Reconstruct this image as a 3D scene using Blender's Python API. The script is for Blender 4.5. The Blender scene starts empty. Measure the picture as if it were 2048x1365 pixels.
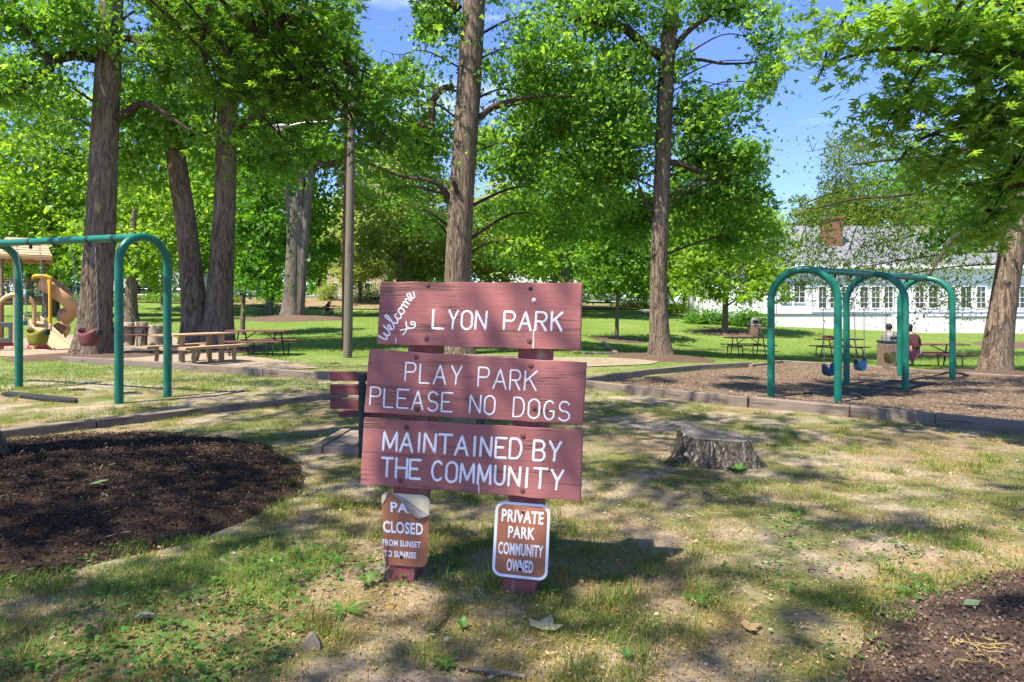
import bpy, bmesh, math, random
import numpy as np
from mathutils import Vector, Matrix, geometry

random.seed(7)
RNG = np.random.default_rng(7)
SC = bpy.context.scene
COL = SC.collection
R = math.radians

# ------------------------------------------------------------------ camera, sky, sun, exposure
F, HZ, EYE = 1300.0, 620.0, 1.40          # focal length and horizon in photo pixels (2048 wide), eye height in m
cam_data = bpy.data.cameras.new('camera')
cam = bpy.data.objects.new('camera', cam_data)
COL.objects.link(cam)
cam.location = (0, 0, EYE)
cam.rotation_euler = (R(90), 0, 0)
cam_data.sensor_width = 36
cam_data.lens = F / 2048 * 36
cam_data.shift_y = -(682.5 - HZ) / 2048
cam_data.clip_start = 0.05
cam_data.clip_end = 2000
SC.camera = cam

SUN_AZ = math.atan2(-0.77, -0.64)        # from +Y towards +X : sun behind the camera, to the left
SUN_EL = R(61)
world = bpy.data.worlds.new('World')
SC.world = world
world.use_nodes = True
wn = world.node_tree.nodes; wl = world.node_tree.links
for n in list(wn): wn.remove(n)
w_out = wn.new('ShaderNodeOutputWorld'); w_bg = wn.new('ShaderNodeBackground')
w_sky = wn.new('ShaderNodeTexSky'); w_sky.sky_type = 'NISHITA'; w_sky.sun_disc = False
w_sky.sun_elevation = SUN_EL; w_sky.sun_rotation = SUN_AZ
w_sky.air_density = 1.0; w_sky.dust_density = 0.1; w_sky.ozone_density = 3.0
w_bg.inputs['Strength'].default_value = 0.15
w_tc = wn.new('ShaderNodeTexCoord'); w_map = wn.new('ShaderNodeMapping'); w_map.inputs['Scale'].default_value = (1.6, 1.6, 9.0)
w_noise = wn.new('ShaderNodeTexNoise'); w_noise.inputs['Scale'].default_value = 2.2; w_noise.inputs['Detail'].default_value = 7
w_ramp = wn.new('ShaderNodeValToRGB'); w_ramp.color_ramp.elements[0].position = 0.60; w_ramp.color_ramp.elements[1].position = 0.88
w_ramp.color_ramp.elements[1].color = (0.55, 0.55, 0.55, 1)
w_mix = wn.new('ShaderNodeMix'); w_mix.data_type = 'RGBA'
w_mix.inputs['B'].default_value = (6.5, 7.0, 7.6, 1)
w_hs = wn.new('ShaderNodeMix'); w_hs.data_type = 'RGBA'; w_hs.blend_type = 'MULTIPLY'; w_hs.inputs['Factor'].default_value = 1.0
w_hs.inputs['B'].default_value = (0.47, 0.52, 0.77, 1)      # polarised, deep blue spring sky
wl.new(w_tc.outputs['Generated'], w_map.inputs['Vector']); wl.new(w_map.outputs[0], w_noise.inputs['Vector'])
wl.new(w_noise.outputs['Fac'], w_ramp.inputs[0]); wl.new(w_ramp.outputs[0], w_mix.inputs['Factor'])
wl.new(w_sky.outputs[0], w_hs.inputs['A']); wl.new(w_hs.outputs['Result'], w_mix.inputs['A'])
wl.new(w_mix.outputs['Result'], w_bg.inputs['Color']); wl.new(w_bg.outputs[0], w_out.inputs['Surface'])

sun_data = bpy.data.lights.new('sun', 'SUN')
sun = bpy.data.objects.new('sun', sun_data)
COL.objects.link(sun)
sun_data.energy = 5.0
sun_data.angle = R(0.55)
sun_data.color = (1.0, 0.93, 0.80)
SDIR = Vector((math.sin(SUN_AZ) * math.cos(SUN_EL), math.cos(SUN_AZ) * math.cos(SUN_EL), math.sin(SUN_EL)))
sun.rotation_euler = SDIR.to_track_quat('Z', 'Y').to_euler()

SC.view_settings.view_transform = 'Standard'
SC.view_settings.look = 'None'
SC.view_settings.exposure = 1.42
SC.view_settings.gamma = 1.0
SC.view_settings.use_curve_mapping = False
SC.cycles.max_bounces = 10
SC.cycles.diffuse_bounces = 7
SC.cycles.glossy_bounces = 2
SC.cycles.transmission_bounces = 4
SC.cycles.transparent_max_bounces = 4
SC.cycles.use_denoising = True
SC.cycles.sample_clamp_indirect = 6.0

# ------------------------------------------------------------------ small maths
def P(px, py, d):
    return Vector(((px - 1024) / F * d, d, EYE - (py - HZ) / F * d))

_h = np.random.default_rng(11).random(4096)
def vnoise(x, y):
    xi = np.floor(x).astype(np.int64); yi = np.floor(y).astype(np.int64)
    fx = x - xi; fy = y - yi
    fx = fx * fx * (3 - 2 * fx); fy = fy * fy * (3 - 2 * fy)
    def hh(a, b): return _h[(a * 73 + b * 1193 + (a * b) % 61) % 4096]
    return (hh(xi, yi) * (1 - fx) + hh(xi + 1, yi) * fx) * (1 - fy) + (hh(xi, yi + 1) * (1 - fx) + hh(xi + 1, yi + 1) * fx) * fy
def fbm(x, y, o=4):
    x = np.asarray(x, float); y = np.asarray(y, float)
    s = 0; a = .5; t = 0
    for k in range(o):
        s = s + a * vnoise(x * 2 ** k + 17.3 * k, y * 2 ** k - 9.1 * k); t += a; a *= .5
    return s / t

# ------------------------------------------------------------------ terrain (thin plate through measured ground points)
ctrl = []
for x in (-14, -9, -5, -2, 0, 2, 4):
    for y in (-12, -4, 1, 4, 7, 10):
        ctrl.append((x, y, 0.0))
for x, y, z in ((7, 3, -.02), (8, -8, 0), (14, 0, -.05), (14, 8, -.2), (7, 8, -.12), (20, 4, -.1), (30, 0, 0), (-25, 0, .05), (-25, 12, .1), (-40, 0, .2), (40, 10, -.1)):
    ctrl.append((x, y, z))
def cp(px, py, d):
    p = P(px, py, d); ctrl.append((p.x, p.y, p.z))
for a in ((1542, 798, 12.4), (1676, 808, 11.75), (1811, 783, 13.6), (1905, 760, 15.8), (1870, 735, 21.3), (1680, 717, 27), (1985, 748, 17.7),
          (1660, 655, 45.5), (1980, 664, 45.5), (1450, 645, 46), (1320, 714, 21.5), (1233, 682, 33), (1450, 667, 38), (1200, 609, 72), (1290, 624, 60),
          (1490, 712, 27), (400, 727, 16.5), (185, 714, 19.8), (430, 699, 22.5), (485, 667, 32), (693, 716, 19.2), (917, 708, 21), (585, 634, 45),
          (657, 633, 58), (700, 598, 75), (300, 594, 80), (50, 594, 80), (262, 642, 40), (60, 698, 23.6), (1000, 660, 34), (1030, 603, 75)):
    cp(*a)
for x, z in ((-130, 3.4), (-60, 3.4), (0, 3.0), (60, 2.6), (130, 2.6)):
    ctrl.append((x, 110, z)); ctrl.append((x, 170, z)); ctrl.append((x, 260, z))
for x, y, z in ((-80, 40, 1.6), (-140, 40, 2.0), (80, 40, .6), (140, 40, 1.2), (90, 70, 1.8), (50, 60, 1.0), (-90, 5, .6), (90, 5, .2), (-60, -40, 0), (60, -40, 0), (0, -40, 0)):
    ctrl.append((x, y, z))
_c = np.array(ctrl)
def _U(r2): return 0.5 * r2 * np.log(r2 + 1e-9)
_n = len(_c)
_A = np.zeros((_n + 3, _n + 3))
_d2 = ((_c[:, None, :2] - _c[None, :, :2]) ** 2).sum(-1)
_A[:_n, :_n] = _U(_d2) + np.eye(_n) * 2.0
_A[:_n, _n] = 1; _A[:_n, _n + 1:] = _c[:, :2]; _A[_n:, :_n] = _A[:_n, _n:].T
_w = np.linalg.solve(_A, np.concatenate([_c[:, 2], np.zeros(3)]))
def TZ(x, y):
    x = np.asarray(x, float); y = np.asarray(y, float); sh = x.shape
    x = x.ravel(); y = y.ravel(); out = np.empty(len(x))
    for i in range(0, len(x), 20000):
        xx = x[i:i + 20000]; yy = y[i:i + 20000]
        r2 = (xx[:, None] - _c[None, :, 0]) ** 2 + (yy[:, None] - _c[None, :, 1]) ** 2
        out[i:i + 20000] = _U(r2) @ _w[:_n] + _w[_n] + _w[_n + 1] * xx + _w[_n + 2] * yy
    return out.reshape(sh)
def tz(x, y): return float(TZ(np.array([x]), np.array([y]))[0])
_D = np.concatenate([np.arange(1.2, 30, .05), np.arange(30, 160, .4)])
def G(px, py, dmax=150):
    """point where the sight line through a photo pixel meets the ground"""
    x = (px - 1024) / F * _D; z = EYE - (py - HZ) / F * _D
    g = z - TZ(x, _D)
    k = np.where(g <= 0)[0]
    if len(k) == 0: d = dmax
    else:
        i = k[0]
        d = _D[i] if i == 0 else _D[i - 1] + (_D[i] - _D[i - 1]) * g[i - 1] / (g[i - 1] - g[i])
    x = (px - 1024) / F * d
    return Vector((x, d, tz(x, d)))

# ------------------------------------------------------------------ materials
class NB:
    def __init__(s, name):
        s.m = bpy.data.materials.new(name); s.m.use_nodes = True
        s.nt = s.m.node_tree; s.N = s.nt.nodes; s.L = s.nt.links
        for n in list(s.N): s.N.remove(n)
        s.out = s.N.new('ShaderNodeOutputMaterial')
    def set(s, sock, v):
        if isinstance(v, bpy.types.NodeSocket): s.L.new(v, sock)
        elif isinstance(v, (tuple, list)) and len(v) == 3 and sock.type == 'RGBA': sock.default_value = (*v, 1)
        else: sock.default_value = v
    def node(s, t, **kw):
        n = s.N.new(t)
        for k, v in kw.items(): s.set(n.inputs[k], v)
        return n
    def pos(s, scale=(1, 1, 1), obj=True, rot=(0, 0, 0)):
        c = s.N.new('ShaderNodeTexCoord')
        o = c.outputs['Object']
        if not obj:
            o = s.N.new('ShaderNodeNewGeometry').outputs['Position']
        m = s.node('ShaderNodeMapping', Vector=o, Scale=scale, Rotation=rot)
        return m.outputs[0]
    def noise(s, v, scale, detail=4, rough=.55, dist=0):
        return s.node('ShaderNodeTexNoise', Vector=v, Scale=scale, Detail=detail, Roughness=rough, Distortion=dist).outputs['Fac']
    def ramp(s, f, stops):
        n = s.N.new('ShaderNodeValToRGB'); s.L.new(f, n.inputs[0])
        e = n.color_ramp.elements
        while len(e) < len(stops): e.new(.5)
        for k, (p, c) in enumerate(stops):
            e[k].position = p; e[k].color = (c, c, c, 1) if isinstance(c, (int, float)) else (*c, 1)
        return n.outputs[0]
    def mix(s, f, a, b, mode='MIX'):
        n = s.N.new('ShaderNodeMix'); n.data_type = 'RGBA'; n.blend_type = mode
        s.set(n.inputs['Factor'], f); s.set(n.inputs['A'], a); s.set(n.inputs['B'], b)
        return n.outputs['Result']
    def math(s, op, a, b=0.0):
        n = s.N.new('ShaderNodeMath'); n.operation = op
        s.set(n.inputs[0], a); s.set(n.inputs[1], b)
        return n.outputs[0]
    def bump(s, h, strength=.5, dist=.02):
        return s.node('ShaderNodeBump', Height=h, Strength=strength, Distance=dist).outputs[0]
    def bsdf(s, col, rough=.7, normal=None, metal=0.0, spec=.3):
        b = s.node('ShaderNodeBsdfPrincipled', Roughness=rough, Metallic=metal)
        s.set(b.inputs['Base Color'], col); s.set(b.inputs['Specular IOR Level'], spec)
        if normal is not None: s.L.new(normal, b.inputs['Normal'])
        s.L.new(b.outputs[0], s.out.inputs['Surface'])
        return s.m

def plain(name, c, rough=.6, var=.25, scale=6, bump=.15, metal=0, spec=.3, dark=None):
    b = NB(name); v = b.pos()
    n = b.noise(v, scale, 6); n2 = b.noise(v, scale * 9, 4)
    c2 = tuple(x * (1 - var) for x in c) if dark is None else dark
    col = b.mix(b.ramp(n, [(.3, 0), (.7, 1)]), c2, c)
    return b.bsdf(col, rough, b.bump(n2, bump, .01), metal, spec)

def leaf_mat(name, ca, cb, cc, trans=.5, gloss=.35):
    """leaf: ca / cb / cc are the tints leaves differ by"""
    b = NB(name)
    a = b.N.new('ShaderNodeAttribute'); a.attribute_name = 'tint'
    col = b.ramp(a.outputs['Fac'], [(0, ca), (.55, cb), (1, cc)])
    d = b.node('ShaderNodeBsdfPrincipled', Roughness=.5)
    b.set(d.inputs['Base Color'], col); b.set(d.inputs['Specular IOR Level'], gloss)
    tcol = b.mix(1.0, col, (2.2, 2.1, .8), 'MULTIPLY')
    t = b.node('ShaderNodeBsdfTranslucent', Color=tcol)
    m = b.node('ShaderNodeMixShader', Fac=trans)
    b.L.new(d.outputs[0], m.inputs[1]); b.L.new(t.outputs[0], m.inputs[2])
    b.L.new(m.outputs[0], b.out.inputs['Surface'])
    return b.m

def bark_mat(name, ca, cb, scale=1.0, bump=1.0):
    b = NB(name)
    v = b.pos((11 * scale, 11 * scale, 1.5 * scale))
    n = b.noise(v, 1.25, 5, .6, 1.1)
    v2 = b.pos((1, 1, .35)); n2 = b.noise(v2, 1.3, 3)
    v3 = b.pos((30, 30, 8)); n3 = b.noise(v3, 1.5, 4)
    h = b.math('ADD', b.ramp(n, [(.36, 0), (.62, 1)]), b.math('MULTIPLY', n3, .4))
    col = b.mix(b.ramp(n, [(.42, 0), (.54, 1)]), cb, ca)
    col = b.mix(b.math('MULTIPLY', b.ramp(n2, [(.4, 0), (.7, 1)]), .5), col, tuple(x * 1.25 for x in ca))
    col = b.mix(b.math('MULTIPLY', n3, .5), col, cb)
    return b.bsdf(col, .9, b.bump(h, bump, .05), 0, .15)

def painted_wood(name, c, worn, crack, wear=.5, gx=1.2, gz=28):
    b = NB(name)
    v = b.pos((gx, gz, gz))
    n = b.noise(v, 1.0, 8, .6, .2)
    v2 = b.pos((1, 1.6, 1.6)); n2 = b.noise(v2, 3.0, 5)
    v3 = b.pos((3, 90, 90)); n3 = b.noise(v3, 1.0, 4)
    mask = b.math('MULTIPLY', b.ramp(n, [(.53, 0), (.62, 1)]), b.ramp(n2, [(.44, 0), (.60, 1)]))
    col = b.mix(b.math('MULTIPLY', b.ramp(n2, [(.3, 0), (.75, 1)]), .35), c, worn)
    col = b.mix(b.math('MULTIPLY', n3, .13), col, tuple(x * .6 for x in c))
    col = b.mix(b.math('MULTIPLY', mask, wear), col, crack)
    h = b.math('SUBTRACT', b.math('MULTIPLY', n3, .6), b.math('MULTIPLY', mask, 1.5))
    return b.bsdf(col, .62, b.bump(h, .45, .006), 0, .3)

M = {}
M['sign'] = painted_wood('sign red paint', (.285, .098, .088), (.34, .145, .13), (.11, .055, .04), .9)
M['sign_post'] = painted_wood('post red paint', (.21, .05, .045), (.30, .14, .12), (.26, .20, .15), .95, 20, 1.5)
M['white'] = plain('white lettering paint', (.80, .80, .80), .6, .12, 30, .2)
M['bolt'] = plain('rusty painted bolt', (.18, .06, .05), .6, .5, 40, .2)
M['plate_brown'] = plain('brown plate sheeting', (.34, .130, .068), .45, .12, 4, .05)
M['plate_white'] = plain('white plate sheeting', (.80, .80, .82), .4, .06, 5, .02)
M['plate_back'] = plain('bare plate under the sticker', (.66, .55, .36), .5, .12, 6, .05)
M['sticker_back'] = plain('grey sticker back', (.30, .26, .22), .55, .35, 14, .3)
M['teal'] = plain('teal pole paint', (.003, .165, .115), .36, .30, 5, .03, 0, .35)
def worn_paint(name, c, rust):
    b = NB(name); v = b.pos(); n = b.noise(v, 2.2, 5); s = b.noise(v, 22, 6, .7); g = b.noise(v, 5, 3)
    col = b.mix(b.math('MULTIPLY', n, .5), c, tuple(x * .6 for x in c))
    chip = b.math('MULTIPLY', b.ramp(s, [(.61, 0), (.66, 1)]), b.ramp(g, [(.45, 0), (.6, 1)]))
    col = b.mix(b.math('MULTIPLY', chip, .85), col, rust)
    col = b.mix(b.math('MULTIPLY', b.ramp(g, [(.5, 0), (.75, 1)]), .22), col, (.10, .19, .15))
    return b.bsdf(col, b.mix(n, (.28, .28, .28), (.5, .5, .5)), b.bump(b.math('SUBTRACT', s, chip), .08, .004), 0, .4)
M['teal'] = worn_paint('worn teal pole paint', (.002, .135, .088), (.09, .055, .035))
M['steel'] = plain('galvanised chain', (.35, .35, .34), .4, .3, 20, .1, .8)
M['dark_metal'] = plain('dark green metal', (.015, .04, .035), .45, .4, 8, .05)
M['bench_red'] = painted_wood('bench red planks', (.17, .045, .045), (.26, .11, .10), (.10, .05, .04), .6)
M['table_red'] = painted_wood('table red planks', (.13, .045, .04), (.22, .11, .09), (.08, .05, .04), .6)
M['tan_wood'] = plain('tan table planks', (.40, .265, .16), .7, .2, 3, .15)
M['grey_wood'] = painted_wood('weathered timber', (.17, .13, .10), (.26, .21, .16), (.07, .055, .04), .8, 1.5, 22)
M['pole_wood'] = painted_wood('pole wood', (.135, .115, .08), (.19, .165, .12), (.05, .038, .03), .8, 25, .9)
M['pole_brown'] = painted_wood('brown pole wood', (.12, .04, .022), (.17, .07, .04), (.04, .02, .015), .7, 25, .9)
M['plank'] = painted_wood('platform planks', (.20, .155, .12), (.30, .25, .2), (.09, .07, .05), .7, 1.5, 22)
M['tan_plastic'] = plain('tan plastic', (.56, .32, .15), .42, .08, 3, .02)
M['tan_light'] = plain('light tan plastic', (.52, .34, .20), .45, .08, 3, .02)
M['yellow'] = plain('yellow pole paint', (.62, .33, .02), .4, .1, 5, .02)
M['brown_metal'] = plain('brown powder coat', (.20, .13, .085), .45, .15, 5, .02)
M['panel_grey'] = plain('grey panel', (.17, .16, .145), .5, .15, 4, .02)
M['rubber'] = plain('black rubber', (.022, .022, .024), .75, .3, 12, .2)
M['concrete'] = plain('concrete', (.38, .33, .28), .85, .25, 12, .3)
M['bin_dark'] = plain('brown bin panel', (.20, .14, .10), .8, .4, 10, .3)
M['log_cut'] = plain('cut log', (.36, .29, .21), .85, .3, 6, .3)
M['asphalt'] = plain('asphalt', (.24, .24, .25), .9, .15, 2, .1)
M['path'] = plain('pale concrete path', (.50, .46, .42), .9, .12, 3, .1)
M['stone'] = plain('grey stone', (.17, .14, .11), .85, .35, 18, .5)
M['skin'] = plain('skin', (.38, .21, .14), .55, .1, 8, .03)
M['hair'] = plain('dark hair', (.012, .009, .008), .6, .3, 20, .3)
M['blue_cloth'] = plain('blue cloth', (.02, .09, .32), .85, .2, 8, .1)
M['maroon_cloth'] = plain('maroon cloth', (.055, .012, .014), .85, .2, 8, .1)
M['navy_cloth'] = plain('navy cloth', (.012, .015, .03), .85, .3, 8, .1)
M['grey_cloth'] = plain('grey cloth', (.25, .25, .27), .85, .2, 8, .1)
M['red_cloth'] = plain('red cloth', (.25, .02, .03), .8, .3, 10, .2)
M['pink'] = plain('pink plastic', (.60, .09, .14), .5, .15, 8, .02)
M['glass'] = plain('dark window glass', (.035, .045, .04), .08, .4, 1.2, 0, 0, .6)
M['car_glass'] = plain('car glass', (.012, .016, .02), .06, .2, 2, 0, 0, .6)
M['chrome'] = plain('bright alloy', (.55, .55, .57), .3, .1, 5, 0, .9)
M['lamp_red'] = plain('red tail lamp', (.35, .01, .01), .25, .1, 5, 0)
M['lamp_clear'] = plain('clear lamp lens', (.65, .65, .65), .2, .1, 5, 0)
M['bark'] = bark_mat('furrowed bark', (.285, .215, .15), (.085, .06, .042))
M['bark_grey'] = bark_mat('grey bark', (.22, .185, .145), (.08, .066, .052), 1.0, .7)
M['bark_dark'] = bark_mat('dark limb bark', (.11, .075, .05), (.035, .025, .018), 1.5, .7)
M['bark_thin'] = bark_mat('young bark', (.20, .16, .12), (.09, .07, .05), 2, .4)
M['stump'] = bark_mat('weathered stump wood', (.42, .37, .31), (.085, .066, .053), 2.2, 1.4)
M['stump_top'] = plain('sawn stump top', (.15, .135, .12), .9, .6, 14, .9)
M['leaf_maple'] = leaf_mat('green broad leaves', (.046, .125, .014), (.105, .230, .028), (.205, .345, .050))
M['leaf_bright'] = leaf_mat('yellow green leaves', (.085, .175, .016), (.165, .285, .026), (.27, .385, .045))
M['leaf_dark'] = leaf_mat('deep green leaves', (.034, .092, .010), (.075, .16, .016), (.135, .235, .026))
M['leaf_oak'] = leaf_mat('pale new leaves', (.085, .18, .03), (.16, .285, .05), (.26, .38, .08))
M['leaf_fresh'] = leaf_mat('fresh green leaves', (.045, .130, .012), (.070, .185, .018), (.11, .23, .025))
M['leaf_pale'] = leaf_mat('pale greyish leaves', (.14, .20, .06), (.22, .28, .10), (.34, .35, .15))
M['leaf_willow'] = leaf_mat('olive green small leaves', (.075, .130, .022), (.130, .195, .036), (.20, .255, .055))
M['grass'] = leaf_mat('grass blades', (.36, .25, .10), (.17, .20, .045), (.065, .135, .018), .35, .2)
M['lawn_blades'] = leaf_mat('lawn blades', (.24, .24, .07), (.13, .21, .035), (.075, .16, .02), .35, .2)
M['weed'] = leaf_mat('broad weed leaves', (.05, .12, .02), (.07, .17, .03), (.13, .22, .05), .4, .3)
M['litter'] = leaf_mat('dry litter', (.42, .30, .17), (.30, .20, .10), (.16, .11, .07), .1, .1)
M['chip'] = leaf_mat('mulch chips', (.022, .013, .009), (.042, .025, .017), (.085, .055, .038), 0.0, .1)
M['woodchip'] = leaf_mat('pale wood chips', (.095, .062, .04), (.18, .122, .08), (.31, .23, .165), 0.0, .1)
M['dry_leaf'] = leaf_mat('dry pale leaf', (.36, .36, .26), (.42, .40, .28), (.48, .46, .33), .3, .2)
M['green_leaf'] = leaf_mat('fallen green leaf', (.20, .30, .15), (.25, .36, .18), (.3, .4, .2), .3, .3)
M['catkin'] = plain('yellow catkins', (.36, .27, .09), .8, .2, 20, .2)

def ground_mat():
    b = NB('park ground')
    v = b.pos(obj=False)
    sep = b.node('ShaderNodeSeparateXYZ', Vector=v)
    big = b.noise(v, .55, 5, .6); mid = b.noise(v, 2.4, 6, .65); fine = b.noise(v, 26, 5, .7); vf = b.noise(v, 120, 3, .7)
    dirt = b.ramp(fine, [(.25, (.10, .075, .05)), (.5, (.245, .18, .122)), (.75, (.42, .325, .235))])
    pale = b.ramp(fine, [(.25, (.26, .205, .155)), (.75, (.48, .39, .30))])
    dirt = b.mix(b.ramp(big, [(.43, 0), (.57, 1)]), dirt, pale)
    straw = b.ramp(vf, [(.3, (.15, .092, .042)), (.7, (.40, .275, .145))])
    grass = b.ramp(fine, [(.25, (.040, .072, .014)), (.5, (.085, .125, .026)), (.78, (.17, .18, .05))])
    near = b.mix(b.ramp(mid, [(.46, 0), (.66, .9)]), dirt, straw)
    gm = b.math('ADD', b.math('MULTIPLY', mid, .55), b.math('MULTIPLY', b.noise(v, .95, 4, .6), .55))
    near = b.mix(b.ramp(gm, [(.49, 0), (.62, .8)]), near, grass)
    lawn = b.ramp(b.noise(v, 9, 6, .75), [(.25, (.065, .115, .022)), (.5, (.115, .185, .035)), (.75, (.20, .245, .06))])
    lawn = b.mix(b.ramp(b.noise(v, .35, 4), [(.5, 0), (.75, .45)]), lawn, (.26, .24, .09))
    yy = b.math('ADD', sep.outputs['Y'], b.math('MULTIPLY', big, 9.0))
    f = b.ramp(b.math('MULTIPLY', yy, .02), [(.34, 0), (.50, 1)])
    col = b.mix(f, near, lawn)
    h = b.math('ADD', b.math('MULTIPLY', fine, 1.0), b.math('MULTIPLY', vf, .5))
    return b.bsdf(col, .95, b.bump(h, .8, .03), 0, .1)
M['ground'] = ground_mat()
def speckle(name, stops, s1=30, s2=130, bump=.9):
    b = NB(name); v = b.pos(obj=False)
    f = b.noise(v, s1, 6, .7); g = b.noise(v, s2, 4, .7); k = b.noise(v, 1.3, 4)
    col = b.ramp(b.math('ADD', b.math('MULTIPLY', f, .6), b.math('MULTIPLY', g, .4)), stops)
    col = b.mix(b.math('MULTIPLY', b.ramp(k, [(.4, 0), (.7, 1)]), .35), col, stops[0][1])
    return b.bsdf(col, .95, b.bump(b.math('ADD', f, g), bump, .03), 0, .1)
M['mulch'] = speckle('dark mulch', [(.32, (.016, .010, .007)), (.5, (.056, .035, .025)), (.68, (.125, .083, .06))])
M['mulch_brown'] = speckle('brown mulch', [(.32, (.055, .034, .025)), (.5, (.135, .088, .064)), (.68, (.23, .165, .125))])
M['chip_brown'] = leaf_mat('brown mulch chips', (.05, .03, .02), (.12, .075, .053), (.22, .155, .115), 0.0, .1)
M['chips_bed'] = speckle('wood chip bed', [(.32, (.070, .047, .031)), (.5, (.175, .122, .082)), (.68, (.31, .235, .168))], 14, 60)
M['sand'] = speckle('play sand', [(.3, (.17, .13, .09)), (.5, (.275, .215, .155)), (.7, (.39, .315, .24))], 12, 80, .5)
M['bank'] = speckle('leafy bank', [(.3, (.09, .07, .035)), (.5, (.20, .155, .085)), (.7, (.30, .24, .15))], 3, 20, .9)

# ------------------------------------------------------------------ object helpers
def tag(o, label=None, cat=None, group=None, kind=None):
    if label: o['label'] = label
    if cat: o['category'] = cat
    if group: o['group'] = group
    if kind: o['kind'] = kind
    return o
def wloc(o):
    v = Vector((0, 0, 0))
    while o is not None: v += o.location; o = o.parent
    return v
def empty(name, loc, label=None, cat=None, group=None, rz=0):
    o = bpy.data.objects.new(name, None); COL.objects.link(o)
    o.location = loc; o.rotation_euler.z = rz; o.empty_display_size = .2
    return tag(o, label, cat, group)
def children(o): return [c for c in bpy.data.objects if c.parent == o]
def copy_tree(o, parent=None, kids=None):
    c = o.copy(); COL.objects.link(c); c.parent = parent
    for ch in o.children: copy_tree(ch, c)
    return c
def link_mesh(name, me, mat, parent=None, origin=None, smooth=None):
    """me holds world coordinates; they are made local to the parent (or to origin)"""
    o = bpy.data.objects.new(name, me); COL.objects.link(o)
    off = Vector((0, 0, 0))
    if parent is not None:
        o.parent = parent; off = wloc(parent)
    elif origin is not None:
        o.location = origin; off = Vector(origin)
    if off.length > 0: me.transform(Matrix.Translation(-off))
    for m in (mat if isinstance(mat, (list, tuple)) else [mat]): me.materials.append(m)
    if smooth is not None:
        me.polygons.foreach_set('use_smooth', [True] * len(me.polygons))
        me.set_sharp_from_angle(angle=R(smooth))
    return o

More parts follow.
